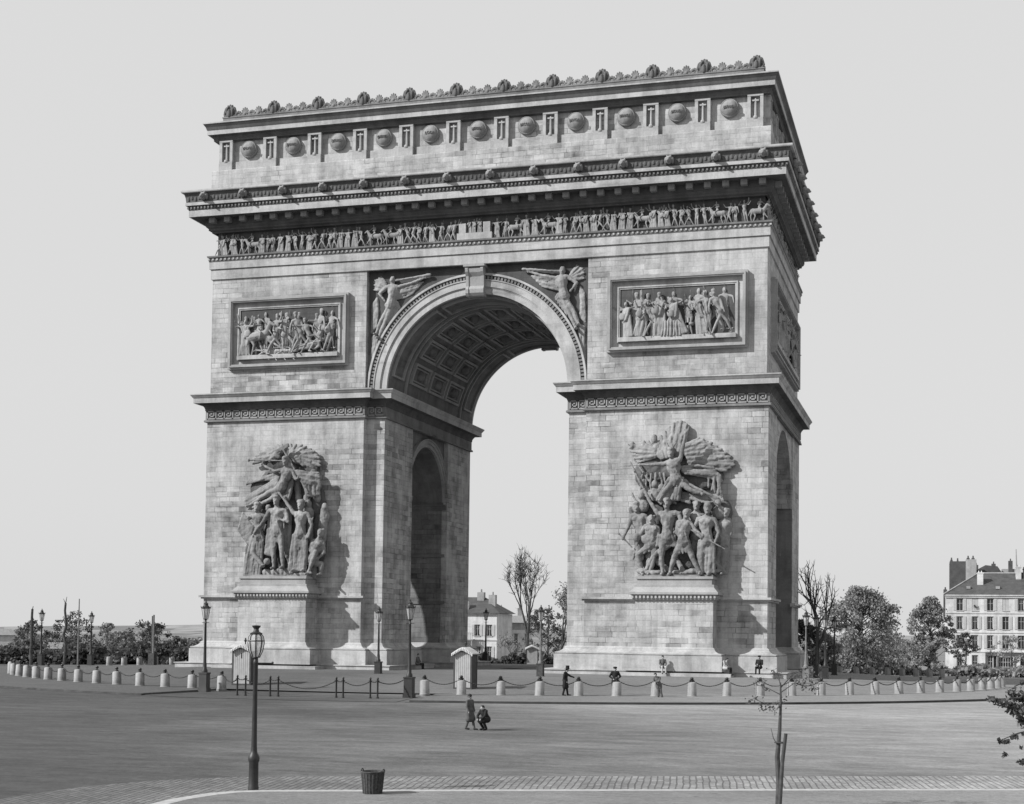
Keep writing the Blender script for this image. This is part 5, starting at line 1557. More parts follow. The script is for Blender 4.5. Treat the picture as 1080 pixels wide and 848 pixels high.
def sit(**kw):
    J = dict(head=(0, -.06, 1.18), neck=(0, -.02, 1.06), chest=(0, 0, .84), pelvis=(0, .04, .52), sl=(.19, 0, .97), el=(.24, -.08, .72), hl=(.12, -.28, .60), sr=(-.19, 0, .97), er=(-.24, -.08, .72), hr=(-.12, -.28, .60),
             pl=(.10, 0, .50), kl=(.13, -.42, .50), fl=(.13, -.44, .07), pr=(-.10, 0, .50), kr=(-.13, -.42, .50), fr=(-.13, -.44, .07))
    J.update(kw); return J
cz = lambda x, y: base_z(x, y)
# leaning on a bollard, hand on its cap (seen from the side, facing right)
J = stand(1.62, head=(0.0, -.14, 1.58), neck=(0, -.06, 1.46), chest=(0, -.02, 1.26), hl=(.2, -.56, 1.12), el=(.22, -.30, 1.20), hr=(-.20, -.10, .88), er=(-.25, .06, 1.12), kl=(.10, -.10, .5), fl=(.10, -.16, .07), kr=(-.09, .02, .48), fr=(-.09, .12, .07))
person('man in long dark coat and top hat leaning one arm on a bollard', V((14.10, -36.1, cz(14.1, -36.1))), radians(100), J, 1.62, M['cloth_black'], None, 'top', .02, coat_len=.85)
# behind the next bollard, facing the camera, elbows out
J = stand(1.62, el=(.34, .02, 1.16), hl=(.14, -.16, 1.0), er=(-.34, .02, 1.16), hr=(-.14, -.16, 1.0))
person('man in a black coat and pale gloves standing behind a bollard', V((16.58, -34.35, cz(16.6, -34.3))), radians(20), J, 1.66, M['cloth_black'], None, 'cap', .01, coat_len=.6)
# stooping man at the third bollard
J = stand(1.55, head=(-.22, -.16, 1.42), neck=(-.17, -.10, 1.32), chest=(-.10, -.06, 1.14), pelvis=(0, 0, .86), sl=(.06, -.08, 1.24), el=(.02, -.22, 1.02), hl=(-.18, -.28, .98), sr=(-.30, -.06, 1.26), er=(-.36, -.14, 1.04), hr=(-.30, -.30, .98), pl=(.08, 0, .82), kl=(.14, -.02, .46), fl=(.22, 0, .07), pr=(-.08, 0, .82), kr=(-.02, -.04, .46), fr=(.0, 0, .07))
person('man in grey clothes stooping over a bollard', V((19.22, -34.95, cz(19.2, -34.9))), radians(15), J, 1.6, M['cloth_grey'], M['cloth_grey'], 'none')
# seated and standing on the plinth of the right pier: the step is 0.45 high
def on_step(u, yy):
    # a point of the step top, chosen where the photograph shows the sitter
    d = (yy - CAM.y) / (CF.y + (u - PX) / FPX * CR.y); p = at(u, 690, d); return V((p.x, yy, .45))
q = on_step(700, -13.95); q.z = .33 - .52 + .5
person('man in grey jacket and pale trousers sitting on the plinth edge', on_step(699.5, -14.25) + V((0, 0, -.20)), radians(25), sit(), 1.62, M['cloth_grey'], M['cloth_pale'], 'none')
J = sit(head=(.0, -.20, 1.10), neck=(0, -.14, 1.0), chest=(0, -.06, .82))
person('man in a white shirt and dark trousers sitting in the shadow of the pedestal', on_step(765, -13.75) + V((0, 0, -.22)), radians(75), J, 1.6, M['cloth_pale'], M['cloth_black'], 'none')
J = stand(1.55, kl=(.10, -.10, .5))
person('man in black coat and hat sitting against the right corner of the plinth', on_step(801.5, -13.5) + V((0, 0, -.12)), radians(-10), sit(), 1.7, M['cloth_black'], M['cloth_black'], 'cap')
person('dark figure sitting on the step inside the great vault', V((-7.35 + 1.9, -7.6, .45 - .42)), radians(90), sit(), 1.65, M['cloth_grey'], M['cloth_black'], 'none')
# in the roadway
J = stand(1.7, head=(.05, -.28, 1.02), neck=(.03, -.22, .93), chest=(0, -.12, .78), pelvis=(0, .06, .50), sl=(.18, -.16, .88), el=(.24, -.30, .66), hl=(.12, -.42, .52), sr=(-.18, -.16, .88), er=(-.24, -.30, .66), hr=(-.12, -.42, .52), pl=(.09, .04, .48), kl=(.12, -.30, .46), fl=(.11, -.08, .07), pr=(-.09, .04, .48), kr=(-.12, -.32, .44), fr=(-.11, -.06, .07))
g_ = lambda x, y: V((x, y, gz(x, y) + .012))
person('person in a dark coat crouching in the middle of the roadway', g_(17.85, -62.1), radians(-30), J, 1.7, M['cloth_black'], M['cloth_black'], 'none', .03, .86, .8)
J = stand(1.45, kl=(.10, -.12, .5), fl=(.12, -.20, .07), kr=(-.10, .0, .48), fr=(-.10, .14, .09))
person('person in a grey coat walking across the roadway', g_(17.22, -62.2), radians(70), J, 1.45, M['road_coat'], M['road_coat'], 'none', .03, .95, .9)
# ------------------------------------------------------------------ trees
def grow(rng, p, d, L, r, lev, maxlev, spread, tubes, tips, upw=.25, nb=(2, 3)):
    d = d.normalized(); n = 4; pts = [p]; q = p.copy(); dd = d.copy()
    for i in range(n):
        dd = (dd + V((rng.uniform(-.18, .18), rng.uniform(-.18, .18), rng.uniform(-.08, .14)))).normalized()
        q = q + dd * L / n; pts.append(q.copy())
    tubes.append((pts, [r * (1 - .45 * i / n) for i in range(n + 1)], lev))
    if lev >= maxlev: tips.append((q, dd)); return
    k = rng.randint(*nb)
    for i in range(k):
        a = dd.orthogonal().normalized(); a.rotate(Matrix.Rotation(2 * pi * (i + rng.random() * .7) / k, 3, dd))
        nd = (dd + a * spread * rng.uniform(.6, 1.3) + V((0, 0, upw))).normalized()
        f = rng.uniform(.55, 1.0)
        start = pts[-1] if i == 0 else pts[rng.choice([2, 3, 4])]
        grow(rng, start, nd, L * rng.uniform(.62, .85), r * .55, lev + 1, maxlev, spread, tubes, tips, upw, nb)
    if lev >= 1: tips.append((pts[-1], dd))
def leaves(rng, centers, n, size, rad, squash=.8):
    b = MB()
    for c, k in centers:
        for _ in range(k):
            u = rng.random() ** .5
            t = rng.uniform(0, 2 * pi); z = rng.uniform(-1, 1); s = sqrt(1 - z * z)
            p = c + V((s * cos(t), s * sin(t), z * squash)) * rad * u * rng.uniform(.6, 1.2)
            a = V((rng.gauss(0, 1), rng.gauss(0, 1), rng.gauss(0, .7))).normalized(); w = a.orthogonal().normalized()
            w.rotate(Matrix.Rotation(rng.uniform(0, 6.28), 3, a)); h = a.cross(w)
            L = size * rng.uniform(.6, 1.3); m = size * .45 * rng.uniform(.6, 1.2)
            b.add([p - w * m, p + h * L * .7 - w * .1 * m, p + w * m, p - h * L * .7 + w * .1 * m], [(0, 1, 2, 3)])
    return b
def tree(name, lab, cat, p, H, Wd, kind, seed, group=None, leaf='leaf', bark='bark', dens=1.0, lsize=.3, trunk=.3):
    rng = random.Random(seed); t = thing(name, lab, cat, p, rng.uniform(0, 6), group)
    tubes = []; tips = []
    if kind == 'round':
        r0 = H * .022
        grow(rng, V((0, 0, 0)), V((0, 0, 1)), H * trunk, r0, 0, 4, .75, tubes, tips, .18, (2, 4))
    elif kind == 'bare':
        grow(rng, V((0, 0, 0)), V((0, 0, 1)), H * trunk, H * .022, 0, 5, .40, tubes, tips, .22, (2, 3))
    elif kind == 'pollard':
        grow(rng, V((0, 0, 0)), V((0, 0, 1)), H * trunk, H * .026, 0, 3, .85, tubes, tips, .12, (3, 4))
    elif kind == 'sapling':
        grow(rng, V((0, 0, 0)), V((0, 0, 1)), H * trunk, H * .012, 0, 3, .8, tubes, tips, .15, (2, 3))
    zs = max((q.z for q, _ in tips)); xs = max((abs(q.x) for q, _ in tips)); ys = max((abs(q.y) for q, _ in tips))
    sz = H * (.94 if kind in ('round', 'sapling') else 1.0) / zs; sx = (Wd / 2) * (.86 if kind in ('round', 'sapling') else 1) / max(.1, (xs + ys) / 2)
    S = lambda q: V((q.x * sx, q.y * sx, q.z * sz))
    tb = MB(); tw = MB()
    for pts, rr, lev in tubes:
        dst = tb if lev <= 2 or kind in ('bare', 'pollard') and lev <= 3 else tw
        dst.tube([S(q) for q in pts], [max(.012, x) for x in rr], 7 if lev < 2 else 5)
    obj('trunk', tb, M[bark], t, 'auto')
    cr = None
    if kind in ('round', 'sapling'):
        cs = []
        for q, d in tips:
            if rng.random() < .93: cs.append((S(q), max(1, int((26 if kind == 'round' else 12) * dens * rng.uniform(.3, 1.6)))))
        cr = obj('crown', leaves(rng, cs, 0, lsize, Wd * (.13 if kind == 'round' else .16)), M[leaf], t, recalc=False)
        if tw.v: obj('branches', tw, M[bark], t, 'auto')
    else:
        for q, d in tips:       # a haze of fine twigs at every limb end
            q = S(q)
            for _ in range(4 if kind == 'bare' else 3):
                e = q + (V((d.x * sx / sz, d.y * sx / sz, d.z)) * .5 + V((rng.gauss(0, .5), rng.gauss(0, .5), rng.gauss(.25, .4)))) * H * .055
                tw.tube([q, (q + e) / 2 + V((rng.uniform(-.1, .1),) * 3) * .5, e], [.022, .016, .010], 4)
        if dens > 1.01:
            cr = obj('crown', leaves(rng, [(S(q), int(6 * dens)) for q, d in tips], 0, lsize, Wd * .08), M[leaf], t, recalc=False)
        obj('twigs', tw, M['twig'], t, 'auto')
    return t
def full_tree(name, lab, p, H, Wd, seed, group=None, leaf='leaf', bark='bark', low=.12, clumps=90, per=70, lsize=.26, gap=.0, point=.0):
    """a tree in full leaf: limbs fan out into an uneven crown built of many separate leaf clumps"""
    rng = random.Random(seed); t = thing(name, lab, 'tree', p, rng.uniform(0, 6), group)
    r0 = max(.12, H * .02); tb = MB(); top = V((rng.uniform(-.3, .3), rng.uniform(-.3, .3), H * .8))
    tb.tube([(0, 0, -.1), (0, 0, H * .12), top * .5, top], [r0 * 1.2, r0, r0 * .6, r0 * .15], 8)
    lobes = [(rng.uniform(0, 6.28), rng.uniform(.7, 1.12), rng.uniform(.2, .9)) for _ in range(9)]
    b = MB()
    for _ in range(clumps):
        f = rng.random() ** .8                        # height in the crown, 0 bottom .. 1 top
        env = (sin(pi * min(1, .12 + .88 * f) ** (1.0 + point)) ** .75) if f < .97 else .25
        a = rng.uniform(0, 6.28)
        k = 1.0
        for (la, lr, lf) in lobes:
            if abs((a - la + pi) % (2 * pi) - pi) < .6 and abs(f - lf) < .2: k = lr
        rr_ = Wd / 2 * env * k * sqrt(rng.uniform(.12, 1))
        c = V((rr_ * cos(a), rr_ * sin(a), H * (low + (1 - low) * f * .96)))
        if rng.random() < gap: continue
        cr_ = Wd * rng.uniform(.07, .13)
        b.merge(leaves(rng, [(c, int(per * rng.uniform(.5, 1.3)))], 0, lsize, cr_, .75))
        if rng.random() < .4:
            s_ = V((0, 0, max(H * .1, c.z - rr_ * .8))); tb.tube([s_, s_.lerp(c, .55) + V((0, 0, -.1)), c], [r0 * .35, r0 * .2, .015], 5)
    obj('trunk', tb, M[bark], t, 'auto'); obj('crown', b, M[leaf], t, recalc=False)
    return t
def gpt(u, dep): p = at(u, 700, dep); return V((p.x, p.y, gz(p.x, p.y) - .05))
# right of the arch
full_tree('leafy_tree', 'large leafy tree standing beyond the four gas lamps', gpt(909, 165), 9.9, 10.4, 4, None, 'leaf', clumps=230, per=60, lsize=.24, point=.25)
full_tree('leafy_tree', 'tall leafy tree against the left wall of the apartment house', gpt(980, 205), 11.2, 6.8, 8, None, 'leaf', clumps=170, per=60, lsize=.26, point=.1)
tree('bare_tree', 'bare pollarded tree rising behind the gas lamps right of the arch', 'tree', gpt(862, 125), 9.3, 5.0, 'pollard', 12, None, trunk=.42, dens=.5)
tree('bare_tree', 'smaller half-bare tree hard against the right pier', 'tree', gpt(848, 150), 5.6, 3.6, 'bare', 15, None, 'leaf_dark', dens=1.02, trunk=.3)
for i, (u, dep, H, Wd, sd, lab) in enumerate([(940, 230, 6.2, 8, 31, 'low pale tree in the gap between the two leafy trees, left one'), (957, 240, 5.5, 7, 32, 'low pale tree in the gap between the two leafy trees, right one'), (893, 180, 4.5, 6, 33, 'low bushy tree under the large leafy tree, left side'), (928, 190, 5.0, 7, 34, 'low bushy tree under the large leafy tree, right side'), (868, 150, 4.6, 5, 35, 'low dark tree behind the four gas lamps')]):
    full_tree('low_tree', lab, gpt(u, dep), H, Wd, sd, 'low trees right of the arch', 'leaf_pale' if i < 2 else 'leaf', low=.02, clumps=80, per=45, lsize=.28)
full_tree('street_tree', 'small dark street tree in front of the apartment house windows', gpt(1018, 200), 5.9, 4.6, 41, 'street trees before the apartment house', 'leaf_dark', low=.34, clumps=60, per=36, lsize=.22, gap=.15)
full_tree('street_tree', 'pale street tree before the shopfront of the apartment house', gpt(1066, 200), 5.6, 5.8, 43, 'street trees before the apartment house', 'leaf_pale', low=.36, clumps=50, per=30, lsize=.20, gap=.3)
# through the vault
tree('bare_tree', 'tall slender bare tree seen through the great vault', 'tree', gpt(556, 172), 14.2, 5.6, 'bare', 54, None, dens=1.0, trunk=.40)
tree('thin_tree', 'half-leafed tree seen beside the left edge of the right pier', 'tree', gpt(590, 160), 10.6, 6.4, 'round', 57, None, 'leaf', dens=.42, lsize=.22, trunk=.3)
full_tree('dense_tree', 'dense dark tree behind the tall bare tree in the vault', gpt(577, 185), 8.4, 7.0, 58, None, 'leaf_dark', low=.05, clumps=90, per=45, lsize=.24, gap=.15)
tree('sapling', 'thin sapling before the far house in the vault', 'tree', gpt(541, 150), 3.6, 3.0, 'sapling', 59, None, 'leaf', dens=1.0, lsize=.16, trunk=.4)
# left of the arch
LT = [(20, 175, 4.6, 7.0, 61, 'leaf', 'bushy tree at the far left edge of the square'), (34, 160, 5.6, 5.0, 62, 'leaf_dark', 'dark crown behind the straight dark trunk at the left'), (76, 160, 6.6, 6.0, 63, 'leaf_dark', 'dark leafy tree behind the crooked trunk at the left'),
      (113, 165, 5.4, 4.2, 64, 'leaf', 'thin pale tree between the left lamps and the double mast'), (151, 160, 5.6, 5.0, 65, 'leaf_dark', 'dark flat-topped tree left of the double mast'), (166, 165, 5.4, 4.0, 66, 'leaf_dark', 'dark tree just right of the double mast'), (187, 150, 3.4, 3.4, 67, 'leaf_dark', 'low dark bush against the left pier')]
for u, dep, H, Wd, sd, lf, lab in LT:
    full_tree('small_tree', lab, gpt(u, dep), H * .88, Wd, sd, 'small trees left of the arch', lf, low=.14, clumps=66, per=32, lsize=.20, gap=.18)

def hedge(name, lab, u0, u1, dep, h, th, seed, leaf='leaf_dark', n=2600, bumps=6):
    rng = random.Random(seed); a = at(u0, 700, dep); c = at(u1, 700, dep); b = MB()
    ph = [rng.uniform(0, 6.28) for _ in range(3)]
    d = (c - a); nrm = V((-d.y, d.x, 0)).normalized()
    o = a.lerp(c, .5); o.z = gz(o.x, o.y)
    for _ in range(n):
        t = rng.random(); f = .62 + .2 * sin(ph[0] + t * bumps * 2) + .13 * sin(ph[1] + t * bumps * 5.3) + .08 * sin(ph[2] + t * bumps * 13)
        p = a.lerp(c, t); p.z = gz(p.x, p.y)
        z = h * f * (1 - rng.random() ** 1.6 * .98)
        p = p + nrm * rng.gauss(0, th * .4) + V((0, 0, z)) - o
        q = V((rng.gauss(0, 1), rng.gauss(0, 1), rng.gauss(0, .8))).normalized(); w = q.orthogonal().normalized(); hh = q.cross(w); L = rng.uniform(.12, .3)
        b.add([p - w * L, p + hh * L * .8, p + w * L, p - hh * L * .8], [(0, 1, 2, 3)])
    t = obj(name, b, M[leaf], None, loc=o, recalc=False)
    return tag(t, lab, 'hedge', None)
hedge('hedge', 'long dark hedge behind the bollards at the left of the square', -30, 205, 150, 2.5, 3.0, 71, 'leaf_dark', 14000, 12)
hedge('hedge', 'paler shrub belt behind the dark hedge at the left', -40, 210, 180, 4.0, 5.0, 72, 'leaf', 16000, 10)
hedge('hedge', 'clipped dark hedge seen through the vault, in front of the pale houses', 494, 556, 152, 1.9, 2.0, 73, 'leaf_dark', 3500, 3)
hedge('hedge', 'dark hedge through the vault between the bare tree and right pier', 556, 604, 156, 1.8, 2.0, 74, 'leaf_dark', 2600, 3)
hedge('hedge', 'low hedge along the far side of the esplanade right of the arch', 880, 1100, 165, 1.3, 2.0, 75, 'leaf', 6000, 9)
hedge('hedge', 'shrubs in front of the apartment house', 985, 1110, 190, 1.6, 2.5, 76, 'leaf', 4000, 7)

# trunks, masts and posts at the left
def mast(name, lab, cat, u, dep, h, r0, r1, mat, crook=0.0, seed=1):
    rng = random.Random(seed); p = gpt(u, dep); t = thing(name, lab, cat, p); pts = [V((0, 0, -.1))]
    n = 8
    for i in range(1, n + 1): pts.append(V((crook * rng.uniform(-1, 1), crook * rng.uniform(-.5, .5), h * i / n)))
    obj('trunk' if crook else 'pole', MB().tube(pts, [r0 + (r1 - r0) * i / n for i in range(n + 1)], 8), M[mat], t, 'auto')
    return t
t_ = mast('tree_trunk', 'straight dark topped trunk at the far left', 'tree trunk', 32.5, 140, 5.5, .17, .11, 'bark', .03, 2)
obj('stub', MB().capsule((.02, 0, 5.4), (.1, 0, 5.75), .05, .03, 6), M['bark'], t_)
t_ = mast('tree_trunk', 'crooked dark topped trunk left of the thin pale mast', 'tree trunk', 67.5, 140, 6.1, .16, .10, 'bark', .14, 5)
sb = MB(); sb.capsule((0, 0, 6.0), (.14, 0, 6.7), .05, .02, 6); sb.capsule((.02, 0, 6.0), (-.22, 0, 6.5), .04, .02, 6)
obj('stub', sb, M['bark'], t_)
mast('mast', 'thin pale mast leaning slightly, left of the second left lamp', 'mast', 82, 142, 6.6, .09, .05, 'bark_pale', .0)
t_ = mast('double_mast', 'pair of tall poles with a dark base between the left trees and the arch', 'mast', 160, 128, 4.5, .10, .08, 'bark', 0.0)
obj('pole', MB().tube([(.20, -.1, -.1), (.17, -.1, 4.6)], [.10, .08], 8), M['bark_pale'], t_, 'auto'); obj('base', MB().box(-.2, .38, -.3, .2, -.1, 1.2), M['bark'], t_)

# ------------------------------------------------------------------ the near sapling with its stake, and the bough reaching in at the right
def leafy_spray(rng, pts, n, size, rad):
    cs = [(V(p), n) for p in pts]; return leaves(rng, cs, 0, size, rad, .7)
base = V((31.3, -83.1, gz(31.3, -83.1) + .12)); rng = random.Random(90)
t = thing('young_tree', 'young street tree with a sparse crown tied to a stake on the near pavement', 'tree', base)
tr = MB()
tr.tube([(0, 0, -.1), (.02, 0, .5), (-.02, .02, 1.1), (.03, 0, 1.7), (.05, .02, 2.3), (.04, .02, 2.72)], [.065, .06, .055, .04, .026, .014], 8)
obj('trunk', tr, M['bark'], t, 'auto')
br = MB(); tips = []
for (a, b, c) in (((.05, .02, 2.30), (-.22, .05, 2.22), (-.55, .02, 2.36)), ((.05, .02, 2.45), (-.25, .0, 2.6), (-.50, .1, 2.66)), ((.04, .02, 2.5), (.35, -.05, 2.72), (.75, .0, 2.72)), ((.04, .02, 2.6), (.30, .1, 2.9), (.62, .1, 3.05)), ((.04, .02, 2.66), (.0, .02, 2.85), (-.12, .05, 2.98)), ((0, 0, 1.35), (-.10, 0, 1.5), (-.16, .02, 1.72)), ((.02, 0, 2.0), (.06, -.12, 2.2), (.1, -.3, 2.35))):
    br.tube([a, b, c], [.014, .010, .006], 5)
    if c[2] > 2: tips += [V(b).lerp(V(c), .5), V(c), V(b)]
obj('branches', br, M['bark'], t, 'auto')
extra = [V((.60, 0, 2.62)), V((.75, .05, 2.60)), V((.45, 0, 2.80)), V((.86, .0, 2.78)), V((-.35, 0, 2.15)), V((-.62, 0, 2.3)), V((-.18, .05, 2.12)), V((-.38, .05, 2.75)), V((.70, 0, 2.92))]
obj('crown', leafy_spray(rng, tips + extra + extra, 11, .045, .16), M['leaf_dark'], t, recalc=False)
obj('stake', MB().tube([(.04, -.08, -.1), (.10, -.07, 1.0), (.17, -.06, 1.62)], [.045, .042, .038], 8), M['bark'], t, 'auto')
ti = MB(); ti.tube([(-.07 + .11 * (1 + cos(2 * pi * i / 10)), -.02 + .08 * sin(2 * pi * i / 10), 1.42) for i in range(11)], .018, 5)
obj('tie', ti, M['bark'], t, 'auto')
# bough at the right edge: trunk stands just outside the frame
base = at(1122, 700, 15.5); base.z = gz(base.x, base.y) + .12; rng = random.Random(91)
t = thing('young_tree', 'dark leafy bough of a near street tree hanging in at the right edge', 'tree', base)
inv = lambda u, v, d: at(u, v, d) - base
tr = MB(); tr.tube([(0, 0, -.1), (.01, 0, .9), (-.01, .01, 1.8), (0, 0, 2.7)], [.05, .042, .034, .022], 8)
obj('trunk', tr, M['bark'], t, 'auto')
br = MB(); cl = []
for pts in ([(1122, 762, 15.5), (1095, 768, 15.4), (1072, 774, 15.3), (1055, 781, 15.3)], [(1122, 700, 15.5), (1100, 722, 15.4), (1075, 736, 15.3), (1046, 738, 15.3)], [(1122, 730, 15.5), (1095, 750, 15.4), (1078, 762, 15.4)], [(1122, 790, 15.5), (1095, 800, 15.4), (1082, 804, 15.4)], [(1122, 690, 15.5), (1095, 712, 15.5), (1070, 724, 15.4)]):
    P = [inv(*q) for q in pts]; br.tube(P, [.016, .012, .008, .005][:len(P)], 5)
for (u, v, n, r) in ((1046, 738, 14, .05), (1056, 741, 22, .07), (1066, 744, 34, .09), (1074, 748, 44, .11), (1082, 752, 50, .14), (1076, 736, 30, .09), (1088, 738, 50, .16), (1068, 731, 18, .07), (1078, 762, 24, .09), (1062, 782, 14, .035), (1054, 781, 10, .035), (1070, 777, 12, .04), (1060, 796, 9, .025), (1080, 803, 16, .06), (1090, 770, 40, .13), (1092, 790, 30, .12), (1086, 722, 26, .09)):
    cl.append((inv(u, v, 15.35 + rng.uniform(-.1, .1)), n))
b = MB()
for (c, n), r in zip(cl, (.05, .07, .09, .11, .14, .09, .16, .07, .09, .035, .035, .04, .025, .06, .13, .12, .09)):
    b.merge(leaves(rng, [(c, n * 2)], 0, .042, r * 1.15, .7))
obj('branches', br, M['bark'], t, 'auto'); obj('crown', b, M['leaf_dark'], t, recalc=False)
# ------------------------------------------------------------------ houses
def facade(mb, w, z0, z1, wins, y=0.0, th=.35):
    """front wall in the xz plane with real openings; wins: (xc, zb, ww, hh)"""
    xs = sorted({0.0, w} | {a for q in wins for a in (q[0] - q[2] / 2, q[0] + q[2] / 2)})
    zs = sorted({z0, z1} | {a for q in wins for a in (q[1], q[1] + q[3])})
    for i in range(len(xs) - 1):
        run = None
        for k in range(len(zs) - 1):
            cx, czm = (xs[i] + xs[i + 1]) / 2, (zs[k] + zs[k + 1]) / 2
            hole = any(abs(cx - q[0]) < q[2] / 2 and q[1] < czm < q[1] + q[3] for q in wins)
            if not hole:
                if run is None: run = [zs[k], zs[k + 1]]
                else: run[1] = zs[k + 1]
            if (hole or k == len(zs) - 2) and run: mb.box(xs[i], xs[i + 1], y, y + th, *run); run = None
def window(par, x, z, w, h, shut, curtain, y=0.0, closed=False, label=None):
    f = MB()
    for a in (-w / 2, w / 2 - .05): f.box(x + a, x + a + .05, y + .14, y + .2, z, z + h)
    f.box(x - .025, x + .025, y + .145, y + .195, z, z + h); f.box(x - w / 2, x + w / 2, y + .142, y + .198, z + h - .06, z + h); f.box(x - w / 2, x + w / 2, y + .147, y + .193, z + h * .6, z + h * .6 + .04)
    f.box(x - w / 2 - .08, x + w / 2 + .08, y - .10, y + .1, z - .10, z - .005)
    fo = obj('window', f, M['shutter'], par)
    obj('pane', MB().box(x - w / 2, x + w / 2, y + .18, y + .19, z, z + h), M['pane'], fo)
    if curtain:
        c = MB(); rr = random.Random(int(x * 100))
        for s in (-1, 1):
            for k in range(3): c.capsule((x + s * (w / 2 - .07 - .07 * k), y + .22, z + h), (x + s * (w / 2 - .05 - .03 * k), y + .22, z + .2), .05, .05, 5)
        obj('curtain', c, M['curtain'], fo)
    if shut:
        s = MB(); hw = w / 2
        for sg in (-1, 1):
            a, b = (sg * (hw + .03), sg * (hw * 2 + .0)) if not closed else (sg * .01, sg * hw)
            a, b = sorted((x + a, x + b)); yy = y - .06 if not closed else y + .05
            s.box(a, b, yy, yy + .04, z, z + h)
            for k in range(9): s.box(a + .05, b - .05, yy - .012, yy, z + .1 + (h - .2) * k / 9, z + .1 + (h - .2) * (k + .62) / 9)
        obj('shutter', s, M['shutter'], par)
def oriented(name, lab, u, dep, rz_extra=0.0, cat='house'):
    p = at(u, 700, dep); p.z = gz(p.x, p.y)
    return thing(name, lab, cat, p, atan2(CR.y, CR.x) + rz_extra)

# apartment house at the right
K = 1 / 6.77
B = oriented('apartment_house', 'pale four-storey corner apartment house with slate roof and shuttered windows', 997.5, 225, -.262, 'apartment house')
B.location.z = -2.45
Wb = 21.0; He = 12.35; xs = [2.1 + 2.27 * i for i in range(9)]
wl = []
for fl, (z, h) in enumerate(((.55, 2.5), (4.1, 2.05), (7.05, 2.0), (9.95, 1.85))):
    for i, x in enumerate(xs):
        if fl == 0 and i >= 3: continue
        wl.append((x, z, .95, h, fl, i))
shop = [(6.9, 0.05, 1.35, 2.9), (9.0, .5, 2.1, 2.3), (11.7, .05, 1.3, 2.9), (14.0, .5, 2.2, 2.3), (16.6, .5, 1.2, 2.4), (18.8, .5, 1.2, 2.4)]
wm = MB(); facade(wm, Wb, -.5, He, [q[:4] for q in wl] + shop)
wm.box(-.001, .35, .35, 11, -.5, He); wm.box(Wb - .35, Wb, .35, 11, -.5, He); wm.box(.35, Wb - .35, 10.6, 11, -.5, He)
obj('wall', wm, M['wall_pale'], B)
inn = obj('dark_interior', MB().box(.36, Wb - .36, 1.4, 1.5, -.4, He - .1), M['wall_dark'], B)
sc = MB()
for z in (3.5, 6.5, 9.5): sc.box(-.08, Wb + .08, -.10, .05, z, z + .22)
sc.box(-.25, Wb + .25, -.35, .1, He - .12, He + .12); sc.box(-.15, Wb + .15, -.2, .1, He - .4, He - .125)
obj('string_course', sc, M['wall_pale'], B)
rr = random.Random(4)
for (x, z, w, h, fl, i) in wl:
    window(B, x, z, w, h, fl > 0, rr.random() < .6, closed=(fl == 3 and i in (1, 3)))
sb = MB()
for (x, z, w, h) in shop:
    sb.box(x - w / 2, x + w / 2, .25, .29, z, z + h)
obj('shop_glass', sb, M['pane'], B)
sf = MB()
sf.box(5.9, 12.7, -.16, .0, 3.02, 3.46); sf.box(5.9, 12.7, -.22, .0, 3.46, 3.52)
for x in (6.0, 7.75, 10.25, 12.5): sf.box(x - .1, x + .1, -.12, .02, -.3, 3.02)
obj('shopfront', sf, M['wall_dark'], B)
gl = MB()
for k in range(5): gl.box(8.15 + .36 * k, 8.2 + .36 * k, .18, .24, .5, 2.8)
for z in (1.25, 2.0): gl.box(8.0, 10.0, .185, .235, z, z + .05)
for q in range(9): gl.box(8.05 + .22 * q, 8.19 + .22 * q, .27, .33, 1.3 + .0 * q, 1.62 + rr.uniform(0, .3)); gl.box(8.05 + .22 * q, 8.19 + .22 * q, .27, .33, .62, .95 + rr.uniform(0, .2))
obj('shop_display', gl, M['curtain'], B)
fb = leaves(rr, [(V((4.37, -.15, 10.6)), 60)], 0, .14, .34); obj('window_plant', fb, M['leaf_dark'], B, recalc=False)
rf = MB(); zr = He + 3.6
rf.add([(-.3, -.4, He + .1), (Wb + .3, -.4, He + .1), (Wb + .3, 11.3, He + .1), (-.3, 11.3, He + .1), (5.0, 5.4, zr), (Wb - 5, 5.4, zr)], [(0, 1, 5, 4), (1, 2, 5), (2, 3, 4, 5), (3, 0, 4), (3, 2, 1, 0)])
RF = obj('roof', rf, M['slate'], B)
ri = MB(); ri.capsule((-.3, -.4, He + .14), (5.0, 5.4, zr + .05), .13, .13, 6); ri.capsule((5.0, 5.4, zr + .05), (Wb - 5, 5.4, zr + .05), .13, .13, 6); obj('ridge', ri, M['wall_grey'], RF, 'auto')
for (x, y, w, d, z0, z1, m) in ((5.2, 2.6, .9, .8, He + 1.2, He + 3.6, 'wall_pale'), (11.0, 4.2, .8, .9, He + 1.5, He + 4.6, 'wall_pale'), (12.0, 4.4, .6, .8, He + 1.8, He + 4.3, 'wall_dark'), (16.5, 3.5, 1.0, .8, He + 1.4, He + 4.4, 'wall_grey')):
    cb = MB().box(x - w / 2, x + w / 2, y - d / 2, y + d / 2, z0, z1); cb.box(x - w / 2 - .06, x + w / 2 + .06, y - d / 2 - .06, y + d / 2 + .06, z1 - .18, z1 - .02)
    for q in (-.2, .2): cb.lathe([(.10, z1 - .02), (.08, z1 + .3), (0, z1 + .3)], (x + q, y, 0), 8)
    obj('chimney', cb, M[m], RF)
pi_ = MB().capsule((10.75, 4.0, He + 3.5), (10.6, 4.0, He + 7.3), .12, .10, 7); obj('stovepipe', pi_, M['wall_grey'], RF, 'auto')
dm = MB()
for x in (3.4, 7.8, 12.4): dm.box(x - .3, x + .3, .9, 1.8, He + 1.0, He + 1.42)
obj('skylight', dm, M['wall_grey'], RF)
